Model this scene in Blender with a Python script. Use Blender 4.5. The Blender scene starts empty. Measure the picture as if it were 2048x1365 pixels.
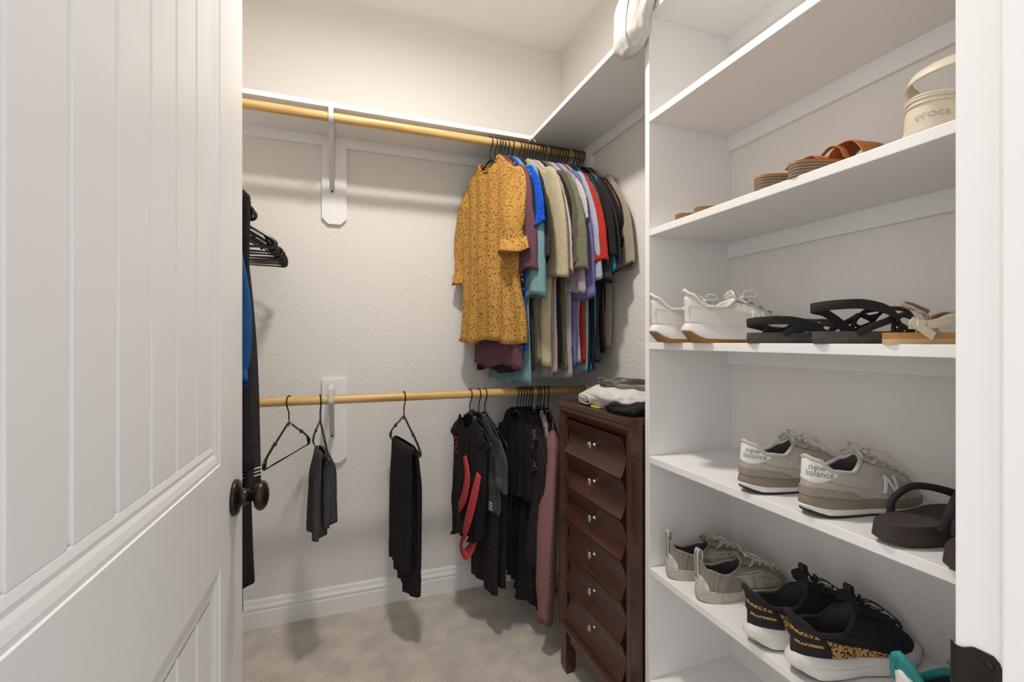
import bpy, bmesh, math, random
from mathutils import Vector, Matrix, noise
PI = math.pi
R = math.radians
scn = bpy.context.scene
col = scn.collection

# ------------------------------------------------------------------ camera
cam = bpy.data.cameras.new('camera')
cam.sensor_width = 36.0
cam.lens = 925 / 2048 * 36
cam.clip_start = 0.01
cam.shift_y = -0.0007
co = bpy.data.objects.new('camera', cam)
col.objects.link(co)
co.location = (0, 0, 1.22)
co.rotation_euler = (R(90), 0, R(-20.3))
scn.camera = co

# ------------------------------------------------------------------ world and lights
w = bpy.data.worlds.new('world')
scn.world = w
w.use_nodes = True
w.node_tree.nodes['Background'].inputs[0].default_value = (0.93, 0.96, 1.0, 1)
w.node_tree.nodes['Background'].inputs[1].default_value = 0.62

def area(name, loc, rot, size, power, color, sy=None):
    l = bpy.data.lights.new(name, 'AREA')
    l.energy = power; l.color = color; l.size = size
    if sy:
        l.shape = 'RECTANGLE'; l.size_y = sy
    o = bpy.data.objects.new(name, l); col.objects.link(o)
    o.location = loc; o.rotation_euler = rot
    return o

# daylight coming from the bedroom behind the photographer
area('bedroom_daylight', (0.25, -1.7, 1.75), (R(84), 0, R(-4)), 1.9, 7.5, (0.93, 0.96, 1.0), 1.7)
# added fill light, aimed through the doorway to brighten the shoe shelves
area('shelf_fill', (-2.95, -1.40, 1.45), (R(89), 0, R(-63)), 1.7, 25, (0.97, 0.98, 1.0), 1.9)
# the closet's own ceiling lamp
lp = bpy.data.lights.new('ceiling_lamp', 'AREA')
lp.shape = 'DISK'; lp.size = 0.15; lp.energy = 11.5; lp.color = (1.0, 0.95, 0.89)
lo = bpy.data.objects.new('ceiling_lamp', lp); col.objects.link(lo); lo.location = (0.20, 1.20, 2.66)

vs = scn.view_settings
vs.view_transform = 'Standard'; vs.look = 'None'; vs.gamma = 1.0; vs.use_curve_mapping = False
vs.exposure = 0.59

# ------------------------------------------------------------------ helpers: materials
def srgb(h):
    h = h.lstrip('#')
    c = [int(h[i:i+2], 16) / 255 for i in (0, 2, 4)]
    return tuple((x / 12.92 if x <= 0.04045 else ((x + 0.055) / 1.055) ** 2.4) for x in c) + (1,)

MATS = {}
def mat(name, color, rough=0.6, metal=0.0, bump=0.0, bscale=200, bdist=0.001, var=0.0, vscale=8, sheen=0.0, spec=0.5, build=None, stretch=None):
    if name in MATS: return MATS[name]
    m = bpy.data.materials.new(name); m.use_nodes = True
    nt = m.node_tree; N = nt.nodes; L = nt.links
    b = N['Principled BSDF']
    c = srgb(color) if isinstance(color, str) else color
    b.inputs['Base Color'].default_value = c
    b.inputs['Roughness'].default_value = rough
    b.inputs['Metallic'].default_value = metal
    b.inputs['Specular IOR Level'].default_value = spec
    if sheen:
        b.inputs['Sheen Weight'].default_value = sheen
    tc = N.new('ShaderNodeTexCoord')
    if var:
        n = N.new('ShaderNodeTexNoise'); n.inputs['Scale'].default_value = vscale; n.inputs['Detail'].default_value = 5
        if stretch:
            mp = N.new('ShaderNodeMapping'); mp.inputs['Scale'].default_value = stretch
            L.new(tc.outputs['Object'], mp.inputs[0]); L.new(mp.outputs[0], n.inputs[0])
        else:
            L.new(tc.outputs['Object'], n.inputs[0])
        r = N.new('ShaderNodeMapRange')
        r.inputs[1].default_value = 0.3; r.inputs[2].default_value = 0.7
        r.inputs[3].default_value = 1 - var; r.inputs[4].default_value = 1 + var
        L.new(n.outputs[0], r.inputs[0])
        mx = N.new('ShaderNodeVectorMath'); mx.operation = 'SCALE'
        mx.inputs[0].default_value = c[:3]
        L.new(r.outputs[0], mx.inputs['Scale'])
        L.new(mx.outputs[0], b.inputs['Base Color'])
    if bump:
        n2 = N.new('ShaderNodeTexNoise'); n2.inputs['Scale'].default_value = bscale; n2.inputs['Detail'].default_value = 3
        L.new(tc.outputs['Object'], n2.inputs[0])
        bp = N.new('ShaderNodeBump'); bp.inputs['Strength'].default_value = bump; bp.inputs['Distance'].default_value = bdist
        L.new(n2.outputs[0], bp.inputs['Height']); L.new(bp.outputs[0], b.inputs['Normal'])
    if build: build(nt, b, tc)
    MATS[name] = m
    return m

def print_mat(name, base, spots, scale=60, thr=0.32, dist=0.4, dens=0.55, rand=1.0, rough=0.8, extra=None):
    """fabric with small irregular printed spots (colour ramp over cell distance)"""
    def bld(nt, b, tc):
        N = nt.nodes; L = nt.links
        nz = N.new('ShaderNodeTexNoise'); nz.inputs['Scale'].default_value = scale * 1.3
        L.new(tc.outputs['Object'], nz.inputs[0])
        mx = N.new('ShaderNodeVectorMath'); mx.operation = 'MULTIPLY_ADD'
        mx.inputs[1].default_value = (dist / scale,) * 3
        L.new(nz.outputs['Color'], mx.inputs[0]); L.new(tc.outputs['Object'], mx.inputs[2])
        v = N.new('ShaderNodeTexVoronoi'); v.inputs['Scale'].default_value = scale; v.inputs['Randomness'].default_value = rand
        L.new(mx.outputs[0], v.inputs['Vector'])
        lt = N.new('ShaderNodeMath'); lt.operation = 'LESS_THAN'; lt.inputs[1].default_value = thr
        L.new(v.outputs['Distance'], lt.inputs[0])
        sep = N.new('ShaderNodeSeparateColor'); L.new(v.outputs['Color'], sep.inputs[0])
        g = N.new('ShaderNodeMath'); g.operation = 'LESS_THAN'; g.inputs[1].default_value = dens
        L.new(sep.outputs[0], g.inputs[0])
        mu = N.new('ShaderNodeMath'); mu.operation = 'MULTIPLY'
        L.new(lt.outputs[0], mu.inputs[0]); L.new(g.outputs[0], mu.inputs[1])
        mc = N.new('ShaderNodeMix'); mc.data_type = 'RGBA'
        mc.inputs[6].default_value = srgb(base)
        L.new(mu.outputs[0], mc.inputs[0])
        if len(spots) == 1:
            mc.inputs[7].default_value = srgb(spots[0])
        else:
            cr = N.new('ShaderNodeValToRGB'); cr.color_ramp.interpolation = 'CONSTANT'
            el = cr.color_ramp.elements
            el[0].color = srgb(spots[0]); el[0].position = 0
            el[1].color = srgb(spots[1]); el[1].position = 1 / len(spots)
            for i in range(2, len(spots)):
                e = el.new(i / len(spots)); e.color = srgb(spots[i])
            L.new(sep.outputs[1], cr.inputs[0]); L.new(cr.outputs[0], mc.inputs[7])
        L.new(mc.outputs[2], b.inputs['Base Color'])
        if scale < 150: wrinkle(nt, b, tc)
    return mat(name, base, rough=rough, bump=0.3, bscale=500, build=bld, spec=0.2)

def wrinkle(nt, b, tc, dist=0.009):
    N = nt.nodes; L = nt.links
    mp = N.new('ShaderNodeMapping'); mp.inputs['Scale'].default_value = (16, 16, 5.5)
    n = N.new('ShaderNodeTexNoise'); n.inputs['Scale'].default_value = 1.0; n.inputs['Detail'].default_value = 5; n.inputs['Distortion'].default_value = 0.7; n.inputs['Roughness'].default_value = 0.55
    L.new(tc.outputs['Object'], mp.inputs[0]); L.new(mp.outputs[0], n.inputs[0])
    bp = N.new('ShaderNodeBump'); bp.inputs['Strength'].default_value = 0.7; bp.inputs['Distance'].default_value = dist
    L.new(n.outputs[0], bp.inputs['Height'])
    if b.inputs['Normal'].is_linked: L.new(b.inputs['Normal'].links[0].from_socket, bp.inputs['Normal'])
    L.new(bp.outputs[0], b.inputs['Normal'])

def fabric(name, color, var=0.08, vscale=60, rough=0.9, bump=0.35, bscale=700, sheen=0.0):
    if isinstance(color, str):                      # worn-in dye: slightly greyer than fresh cloth
        c = srgb(color); g = sum(c[:3]) / 3
        color = tuple((x * 0.90 + g * 0.10) * 0.92 for x in c[:3]) + (1,)
    return mat(name, color, rough=rough, var=var, vscale=vscale, bump=bump, bscale=bscale, bdist=0.0006, sheen=sheen, spec=0.15, build=wrinkle)

# ------------------------------------------------------------------ helpers: objects
def tag(o, label=None, cat=None, group=None, kind=None):
    if label: o['label'] = label
    if cat: o['category'] = cat
    if group: o['group'] = group
    if kind: o['kind'] = kind
    return o

def empty(name, loc=(0, 0, 0), rot=(0, 0, 0), label=None, cat=None, group=None):
    o = bpy.data.objects.new(name, None); col.objects.link(o)
    o.empty_display_size = 0.05
    o.location = loc; o.rotation_euler = rot
    tag(o, label, cat, group)
    return o

def link(name, me, m=None, parent=None, smooth=True, mods=()):
    if isinstance(m, (list, tuple)):
        for x in m: me.materials.append(x)
    elif m is not None: me.materials.append(m)
    for p in me.polygons: p.use_smooth = smooth
    o = bpy.data.objects.new(name, me); col.objects.link(o)
    if parent is not None: o.parent = parent
    for kind, kw in mods:
        md = o.modifiers.new(kind.lower(), kind)
        for k, v in kw.items(): setattr(md, k, v)
    return o

def pm(verts, faces, mi=None):
    me = bpy.data.meshes.new('mesh')
    me.from_pydata([tuple(v) for v in verts], [], faces)
    if mi:
        for p, i in zip(me.polygons, mi): p.material_index = i
    me.update()
    return me

class MB:
    """collects simple shapes into one mesh"""
    def __init__(s): s.v = []; s.f = []; s.mi = []
    def add(s, v, f, mi=0):
        o = len(s.v); s.v += [Vector(x) for x in v]; s.f += [tuple(i + o for i in q) for q in f]; s.mi += [mi] * len(f)
        return s
    def box(s, x0, x1, y0, y1, z0, z1, bev=0.0, mi=0):
        bm = bmesh.new()
        bmesh.ops.create_cube(bm, size=1)
        for v in bm.verts:
            v.co = Vector(((x0 + x1) / 2 + v.co.x * (x1 - x0), (y0 + y1) / 2 + v.co.y * (y1 - y0), (z0 + z1) / 2 + v.co.z * (z1 - z0)))
        if bev:
            bmesh.ops.bevel(bm, geom=bm.edges[:], offset=bev, segments=2, profile=0.6, affect='EDGES')
        bm.verts.index_update()
        s.add([v.co.copy() for v in bm.verts], [[v.index for v in f.verts] for f in bm.faces], mi)
        bm.free()
        return s
    def prism(s, poly, axis, a0, a1, mi=0):
        """extrude a closed 2D polygon along axis ('x','y','z') from a0 to a1"""
        n = len(poly)
        def P(p, a):
            if axis == 'x': return (a, p[0], p[1])
            if axis == 'y': return (p[0], a, p[1])
            return (p[0], p[1], a)
        v = [P(p, a0) for p in poly] + [P(p, a1) for p in poly]
        f = [(i, (i + 1) % n, n + (i + 1) % n, n + i) for i in range(n)] + [tuple(range(n))[::-1], tuple(range(n, 2 * n))]
        return s.add(v, f, mi)
    def rings(s, rings, cap=True, closed=True, mi=0):
        n = len(rings[0]); v = [p for r in rings for p in r]; f = []
        for j in range(len(rings) - 1):
            for i in range(n if closed else n - 1):
                a = j * n + i; b = j * n + (i + 1) % n
                f.append((a, b, b + n, a + n))
        if cap and closed:
            f.append(tuple(range(n))[::-1]); f.append(tuple(range((len(rings) - 1) * n, len(rings) * n)))
        return s.add(v, f, mi)
    def sweep(s, pts, cross, up=None, scale=None, cap=True, loop=False, mi=0):
        pts = [Vector(p) for p in pts]; n = len(pts); rings = []
        nrm = None
        for i, p in enumerate(pts):
            if loop: t = pts[(i + 1) % n] - pts[i - 1]
            else: t = pts[min(i + 1, n - 1)] - pts[max(i - 1, 0)]
            if t.length < 1e-9: t = Vector((0, 0, 1))
            t.normalize()
            if up is not None:
                u = Vector(up(i, n) if callable(up) else up)
                nrm2 = u - t * u.dot(t)
                if nrm2.length < 1e-4: nrm2 = nrm or t.orthogonal()
                nrm = nrm2.normalized()
            else:
                if nrm is None: nrm = t.orthogonal().normalized()
                nrm = (nrm - t * nrm.dot(t)).normalized()
            b = t.cross(nrm)
            k = scale(i / max(n - 1, 1)) if callable(scale) else (scale or 1)
            rings.append([p + nrm * (c[1] * k) + b * (c[0] * k) for c in cross])
        if loop:
            rings.append(rings[0]); cap = False
        return s.rings(rings, cap=cap, mi=mi)
    def tube(s, pts, r, n=8, **k):
        return s.sweep(pts, [(r * math.cos(2 * PI * i / n), r * math.sin(2 * PI * i / n)) for i in range(n)], **k)
    def ribbon(s, pts, wd, th, up, **k):
        a, b = wd / 2, th / 2
        e = min(b * 0.6, a * 0.3)
        return s.sweep(pts, [(-a, -b + e), (-a + e, -b), (a - e, -b), (a, -b + e), (a, b - e), (a - e, b), (-a + e, b), (-a, b - e)], up=up, **k)
    def lathe(s, prof, n=24, M=None, mi=0):
        """profile of (r, z)"""
        rings = []
        for r, z in prof:
            ring = [Vector((r * math.cos(2 * PI * i / n), r * math.sin(2 * PI * i / n), z)) for i in range(n)]
            if M: ring = [M @ p for p in ring]
            rings.append(ring)
        return s.rings(rings, mi=mi)
    def mesh(s): 
        me = pm(s.v, s.f, s.mi)
        bm = bmesh.new(); bm.from_mesh(me)
        bmesh.ops.remove_doubles(bm, verts=bm.verts[:], dist=1e-6)
        bmesh.ops.recalc_face_normals(bm, faces=bm.faces[:])
        bm.to_mesh(me); bm.free()
        return me
    def obj(s, name, m, parent=None, smooth=False, mods=()):
        return link(name, s.mesh(), m, parent, smooth, mods)

def cr(pts, n=8, loop=False):
    """catmull-rom through points"""
    P = [Vector(p) for p in pts]; out = []
    N_ = len(P)
    segs = N_ if loop else N_ - 1
    for i in range(segs):
        if loop: p0, p1, p2, p3 = P[i - 1], P[i], P[(i + 1) % N_], P[(i + 2) % N_]
        else: p0, p1, p2, p3 = P[max(i - 1, 0)], P[i], P[i + 1], P[min(i + 2, N_ - 1)]
        for k in range(n):
            t = k / n
            out.append(0.5 * ((2 * p1) + (p2 - p0) * t + (2 * p0 - 5 * p1 + 4 * p2 - p3) * t * t + (3 * p1 - p0 - 3 * p2 + p3) * t ** 3))
    if not loop: out.append(P[-1])
    return out

def interp(tab, t):
    """piecewise smooth table lookup [(t, v), ...]"""
    if t <= tab[0][0]: return tab[0][1]
    for (a, x), (b, y) in zip(tab, tab[1:]):
        if t <= b:
            k = (t - a) / (b - a); k = k * k * (3 - 2 * k)
            return x + (y - x) * k
    return tab[-1][1]

def copy_tree(o, parent=None):
    c = o.copy(); col.objects.link(c); c.parent = parent
    for ch in [x for x in bpy.data.objects if x.parent == o]: copy_tree(ch, c)
    return c

def text_mesh(txt, size, font_bold=False, extr=0.0, space=1.0):
    cu = bpy.data.curves.new('t', 'FONT'); cu.body = txt; cu.size = size; cu.extrude = extr
    cu.align_x = 'CENTER'; cu.align_y = 'CENTER'; cu.space_character = space; cu.resolution_u = 4
    o = bpy.data.objects.new('t', cu); col.objects.link(o)
    dg = bpy.context.evaluated_depsgraph_get(); dg.update()
    me = bpy.data.meshes.new_from_object(o.evaluated_get(dg))
    bm = bmesh.new(); bm.from_mesh(me)
    bmesh.ops.triangulate(bm, faces=bm.faces[:])
    for _ in range(3):
        es = [e for e in bm.edges if e.calc_length() > size * 0.12]
        if not es: break
        bmesh.ops.subdivide_edges(bm, edges=es, cuts=1)
        bmesh.ops.triangulate(bm, faces=bm.faces[:])
    bm.to_mesh(me); bm.free()
    v = [x.co.copy() for x in me.vertices]; f = [tuple(p.vertices) for p in me.polygons]
    bpy.data.objects.remove(o); bpy.data.meshes.remove(me)
    return v, f

# ------------------------------------------------------------------ materials
def wall_bump(nt, b, tc):
    N = nt.nodes; L = nt.links
    n = N.new('ShaderNodeTexNoise'); n.inputs['Scale'].default_value = 95; n.inputs['Detail'].default_value = 2; n.inputs['Roughness'].default_value = 0.45
    L.new(tc.outputs['Object'], n.inputs[0])
    bp = N.new('ShaderNodeBump'); bp.inputs['Strength'].default_value = 0.55; bp.inputs['Distance'].default_value = 0.0042
    L.new(n.outputs[0], bp.inputs['Height']); L.new(bp.outputs[0], b.inputs['Normal'])
M_wall = mat('wall_paint', (0.80, 0.77, 0.735, 1), rough=0.75, spec=0.3, build=wall_bump)
M_ceil = mat('ceiling_paint', (0.89, 0.875, 0.855, 1), rough=0.85, spec=0.2, build=wall_bump)
M_trim = mat('trim_paint', (0.87, 0.855, 0.84, 1), rough=0.38, bump=0.06, bscale=40, bdist=0.001)
M_door = mat('door_paint', (0.84, 0.825, 0.815, 1), rough=0.36, bump=0.05, bscale=60, bdist=0.001)

def carpet(nt, b, tc):
    N = nt.nodes; L = nt.links
    n = N.new('ShaderNodeTexNoise'); n.inputs['Scale'].default_value = 260; n.inputs['Detail'].default_value = 4; n.inputs['Roughness'].default_value = 0.7
    n3 = N.new('ShaderNodeTexNoise'); n3.inputs['Scale'].default_value = 9; n3.inputs['Detail'].default_value = 3
    L.new(tc.outputs['Object'], n.inputs[0]); L.new(tc.outputs['Object'], n3.inputs[0])
    cr_ = N.new('ShaderNodeValToRGB'); e = cr_.color_ramp.elements
    e[0].position = 0.36; e[0].color = srgb('#c2b3a4'); e[1].position = 0.62; e[1].color = srgb('#fff8ee')
    L.new(n.outputs[0], cr_.inputs[0])
    mr = N.new('ShaderNodeMapRange'); mr.inputs[1].default_value = 0.35; mr.inputs[2].default_value = 0.65; mr.inputs[3].default_value = 0.86; mr.inputs[4].default_value = 1.1
    L.new(n3.outputs[0], mr.inputs[0])
    sc = N.new('ShaderNodeVectorMath'); sc.operation = 'SCALE'
    L.new(cr_.outputs[0], sc.inputs[0]); L.new(mr.outputs[0], sc.inputs['Scale']); L.new(sc.outputs[0], b.inputs['Base Color'])
    bp = N.new('ShaderNodeBump'); bp.inputs['Strength'].default_value = 0.9; bp.inputs['Distance'].default_value = 0.006
    L.new(n.outputs[0], bp.inputs['Height']); L.new(bp.outputs[0], b.inputs['Normal'])
M_carpet = mat('carpet', '#b5a89a', rough=0.95, spec=0.1, build=carpet)

def wood_pine(nt, b, tc):
    N = nt.nodes; L = nt.links
    mp = N.new('ShaderNodeMapping'); mp.inputs['Scale'].default_value = (1.2, 26, 26)
    L.new(tc.outputs['Object'], mp.inputs[0])
    n = N.new('ShaderNodeTexNoise'); n.inputs['Scale'].default_value = 3.0; n.inputs['Detail'].default_value = 4; n.inputs['Distortion'].default_value = 0.6
    L.new(mp.outputs[0], n.inputs[0])
    c = N.new('ShaderNodeValToRGB'); e = c.color_ramp.elements
    e[0].position = 0.3; e[0].color = srgb('#b4884a'); e[1].position = 0.62; e[1].color = srgb('#dcb97c')
    k = e.new(0.45); k.color = srgb('#d0a766')
    L.new(n.outputs[0], c.inputs[0]); L.new(c.outputs[0], b.inputs['Base Color'])
M_pine = mat('pine_rod', '#c99f60', rough=0.4, build=wood_pine)

def wood_cherry(nt, b, tc):
    N = nt.nodes; L = nt.links
    mp = N.new('ShaderNodeMapping'); mp.inputs['Scale'].default_value = (14, 1.6, 9)
    L.new(tc.outputs['Object'], mp.inputs[0])
    n = N.new('ShaderNodeTexNoise'); n.inputs['Scale'].default_value = 3.4; n.inputs['Detail'].default_value = 5; n.inputs['Distortion'].default_value = 0.7
    L.new(mp.outputs[0], n.inputs[0])
    c = N.new('ShaderNodeValToRGB'); e = c.color_ramp.elements
    e[0].position = 0.25; e[0].color = srgb('#2b180f'); e[1].position = 0.75; e[1].color = srgb('#532c17')
    L.new(n.outputs[0], c.inputs[0]); L.new(c.outputs[0], b.inputs['Base Color'])
    b.inputs['Coat Weight'].default_value = 0.35; b.inputs['Coat Roughness'].default_value = 0.25
M_cherry = mat('dark_cherry_wood', '#43230f', rough=0.4, build=wood_cherry)
M_gap_shade = mat('drawer_gap_shade', '#0d0705', rough=0.9)
M_nickel = mat('brushed_nickel', '#b3aca0', rough=0.3, metal=1.0)
M_bronze = mat('oil_rubbed_bronze', '#3a332e', rough=0.33, metal=0.85, spec=0.5)
M_strike = mat('dark_strike_metal', '#3b3734', rough=0.45, metal=0.8)
M_whitemetal = mat('white_enamel_metal', '#d6d3cc', rough=0.35)
M_blackplastic = mat('black_plastic', '#15120f', rough=0.22, spec=0.6)
M_whiteplastic = mat('white_plastic', '#dddad2', rough=0.4)
M_screw = mat('dark_screw', '#2b2825', rough=0.5, metal=0.6)

# ------------------------------------------------------------------ room shell
XL, XR, YF, YB, ZC = -0.70, 1.10, 0.272, 2.22, 2.75
XJL, XJR = -0.257, 0.559          # door opening
def struct(name, mb, m, smooth=False):
    o = mb.obj(name, m, smooth=smooth); o['kind'] = 'structure'; return o

struct('floor', MB().box(-4.6, 2.6, -3.4, YB + 0.1, -0.05, 0), M_carpet)
struct('ceiling', MB().box(XL - 0.1, XR + 0.1, YF - 0.12, YB + 0.1, ZC, ZC + 0.05), M_ceil)
struct('wall_back', MB().box(XL - 0.1, XR + 0.1, YB, YB + 0.1, 0, ZC), M_wall)
struct('wall_right', MB().box(XR, XR + 0.1, YF - 0.115, YB, 0, ZC), M_wall)
struct('wall_left', MB().box(XL - 0.1, XL, YF - 0.115, YB, 0, ZC), M_wall)
wf = MB()
WO = YF - 0.115
wf.box(XL - 1.3, XJL - 0.02, WO, YF, 0, ZC)
wf.box(XJR + 0.02, XR + 1.2, WO, YF, 0, ZC)
wf.box(XJL - 0.02, XJR + 0.02, WO, YF, 2.06, ZC)
struct('wall_front', wf, M_wall)
# door frame: jambs, head, stops, casing
jm = MB()
jm.box(XJR, XJR + 0.019, WO - 0.002, 0.272, 0, 2.045, 0.002)
jm.box(XJL - 0.019, XJL, WO - 0.002, 0.272, 0, 2.045, 0.002)
jm.box(XJL, XJR, WO - 0.002, 0.272, 2.026, 2.045, 0.002)
jm.box(XJR - 0.011, XJR + 0.002, WO + 0.028, 0.2335, 0, 2.03, 0.002)
jm.box(XJL - 0.002, XJL + 0.011, WO + 0.028, 0.2335, 0, 2.03, 0.002)
jm.box(XJL, XJR, WO + 0.028, 0.2335, 2.015, 2.03, 0.002)
struct('trim_1', jm, M_trim)
cs = MB()
for y0, y1 in ((WO - 0.016, WO),):
    cs.box(XJR + 0.024, XJR + 0.082, y0, y1, 0, 2.11, 0.003)
    cs.box(XJL - 0.082, XJL - 0.024, y0, y1, 0, 2.11, 0.003)
    cs.box(XJL - 0.082, XJR + 0.082, y0, y1, 2.05, 2.11, 0.003)
struct('trim_2', cs, M_trim)

# baseboards with a moulded top
bprof = [(0, 0), (0.015, 0), (0.015, 0.068), (0.0125, 0.072), (0.0125, 0.078), (0.0145, 0.081), (0.0145, 0.088), (0.009, 0.098), (0.007, 0.112), (0.003, 0.119), (0, 0.119)]
struct('baseboard_back', MB().prism([(YB - a, z) for a, z in bprof], 'x', XL, XR), M_trim)
struct('baseboard_right', MB().prism([(XR - a, z) for a, z in bprof], 'y', YF, YB - 0.015), M_trim)
struct('baseboard_left', MB().prism([(XL + a, z) for a, z in bprof], 'y', YF, YB - 0.015), M_trim)

# ceiling lamp fixture (out of frame above)
fx = empty('ceiling_light', (0.20, 1.20, ZC), label='round flush-mount ceiling lamp in the middle of the closet ceiling', cat='lamp')
MB().lathe([(0.001, 0), (0.13, 0), (0.13, -0.02), (0.001, -0.02)], 32).obj('base_plate', M_whitemetal, fx)
M_glow = mat('lamp_glass', '#fff2dc', rough=0.4)
M_glow.node_tree.nodes['Principled BSDF'].inputs['Emission Color'].default_value = (1, 0.92, 0.83, 1)
M_glow.node_tree.nodes['Principled BSDF'].inputs['Emission Strength'].default_value = 15.0
MB().lathe([(0.12, -0.02), (0.115, -0.04), (0.09, -0.06), (0.05, -0.075), (0.001, -0.08)], 32).obj('glass_shade', M_glow, fx, smooth=True)

# ------------------------------------------------------------------ the door (open into the closet)
DL, DH, DT = 0.822, 2.02, 0.035
door = empty('door_1', (XJL + 0.035 + 0.0, YF, 0.008), (0, 0, R(90 - 2.12)))
door['kind'] = 'structure'
# local: x runs along the door from hinge to free edge, +y = away from the visible face
dm = MB()
xs1, xs0 = DL - 0.155, 0.065       # panel outer edges
def slab():
    # rails and stiles as one slab with two sunk panels; face at y=0, panel at y=+0.012
    bm = []
    dm.box(0, DL, 0.014, DT, 0, DH)                 # core
    dm.box(0, xs0, 0, 0.016, 0, DH)
    dm.box(xs1, DL, 0, 0.016, 0, DH, 0.0015)
    dm.box(xs0, xs1, 0, 0.016, 0.818, 0.988)
    dm.box(xs0, xs1, 0, 0.016, 0, 0.20)
    dm.box(xs0, xs1, 0, 0.016, 1.90, DH)
# visible face must point to local -y (world +X side) -> door local x along +Y world, local y = -X world
slab()
prof_m = [(0.0, 0.0), (0.006, 0.0), (0.0075, 0.0035), (0.014, 0.003), (0.024, 0.0065), (0.030, 0.0105), (0.036, 0.0095), (0.044, 0.0125), (0.047, 0.0145)]
def moulding(mb, x0, x1, z0, z1):
    """sloped moulding all round a panel opening; inset, depth profile"""
    rings = []
    for ins, d in prof_m:
        rings.append([Vector((x0 + ins, d, z0 + ins * 1.3)), Vector((x1 - ins, d, z0 + ins * 1.3)), Vector((x1 - ins, d, z1 - ins * 1.3)), Vector((x0 + ins, d, z1 - ins * 1.3))])
    mb.rings(rings, cap=False)
def board_panel(mb, x0, x1, z0, z1, grooves, y=0.0070):
    """flat panel with vertical V-grooves"""
    g = 0.0045
    xs = [x0]
    pr = [(x0, y)]
    for q in sorted(grooves):
        pr += [(q - g, y), (q - g * 0.35, y + 0.0035), (q + g * 0.35, y + 0.0035), (q + g, y)]
    pr.append((x1, y))
    rings = [[Vector((a, b, z0)) for a, b in pr], [Vector((a, b, z1)) for a, b in pr]]
    mb.rings(rings, cap=False, closed=False)
gro = [0.5635 - 0.0815 * i for i in range(0, 6)]
prof_m = [(a * 0.74, d * 0.55) for a, d in prof_m]
moulding(dm, xs0, xs1, 0.988, 1.90)
moulding(dm, xs0, xs1, 0.20, 0.818)
board_panel(dm, xs0 + 0.034, xs1 - 0.034, 0.988 + 0.0445, 1.90 - 0.0445, gro)
board_panel(dm, xs0 + 0.034, xs1 - 0.034, 0.20 + 0.0445, 0.818 - 0.0445, gro)
dob = link('door_leaf', pm(dm.v, dm.f, dm.mi), M_door, door, smooth=False)
bm = bmesh.new(); bm.from_mesh(dob.data)
bmesh.ops.remove_doubles(bm, verts=bm.verts[:], dist=1e-6); bm.to_mesh(dob.data); bm.free()

def knob2(parent, x, z, side):
    Mx = Matrix.Translation((x, 0 if side < 0 else DT, z)) @ Matrix.Rotation(R(90) if side < 0 else R(-90), 4, 'X')
    o = MB().lathe([(0.0005, 0), (0.0345, 0), (0.0345, 0.005), (0.032, 0.008), (0.024, 0.010), (0.017, 0.014), (0.0145, 0.020), (0.0135, 0.026), (0.0005, 0.026)], 40, Mx).obj('rosette', M_bronze, parent, smooth=True)
    MB().lathe([(0.0005, 0.024), (0.0105, 0.024), (0.0105, 0.034), (0.014, 0.0355), (0.0225, 0.0375), (0.0275, 0.042), (0.0290, 0.047), (0.0275, 0.052), (0.022, 0.0565), (0.013, 0.0595), (0.0005, 0.0605)], 40, Mx).obj('door_knob', M_bronze, o, smooth=True)
knob2(door, DL - 0.067, 0.907, -1)
knob2(door, DL - 0.062, 0.905, 1)
for z in (0.2, 1.0, 1.8):
    MB().box(-0.004, 0.002, -0.001, 0.030, z - 0.045, z + 0.045).tube([(-0.004, -0.004, z - 0.045), (-0.004, -0.004, z + 0.045)], 0.006).obj('hinge', M_bronze, door)

# latch strike plate on the right jamb
sp = empty('strike_plate', (XJR, 0.252, 0.903), label='dark metal latch strike plate let into the right door jamb', cat='strike plate')
pl = MB()
# plate lies on the jamb face (facing -x), lip curls past the inner edge of the jamb
pth = cr([(-0.0012, -0.016, 0), (-0.0012, 0.005, 0), (-0.0012, 0.018, 0), (0.001, 0.0225, 0), (0.006, 0.0255, 0)], 5)
def zspan(y):
    if y > 0.012: return 0.0225
    if y > 0.004: return 0.0285 - (y - 0.004) * 0.6
    return 0.0285
rings = []
for s_ in (-0.0009, 0.0009):
    pass
cross_rings = []
for i, p in enumerate(pth):
    h = interp([(-0.016, 0.016), (-0.0135, 0.0245), (-0.009, 0.0285), (0.004, 0.0285), (0.016, 0.0225), (0.03, 0.0215)], p.y)
    nrm = (pth[min(i + 1, len(pth) - 1)] - pth[max(i - 1, 0)]).normalized()
    nx = Vector((nrm.y, -nrm.x, 0))
    a = p + nx * 0.0009; b = p - nx * 0.0009
    cross_rings.append([Vector((a.x, a.y, -h)), Vector((a.x, a.y, h)), Vector((b.x, b.y, h)), Vector((b.x, b.y, -h))])
pl.rings(cross_rings); pl.obj('plate', M_strike, sp, smooth=False)
for z in (-0.0185, 0.0185):
    MB().lathe([(0.0005, 0), (0.0042, 0), (0.0036, 0.0012), (0.0005, 0.0015)], 16, Matrix.Translation((-0.0022, -0.006, z)) @ Matrix.Rotation(R(-90), 4, 'Y')).obj('screw', M_screw, sp, smooth=True)
MB().box(-0.0026, -0.0019, -0.0085, 0.006, -0.011, 0.011, 0.0003).obj('latch_hole', M_screw, sp)

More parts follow.
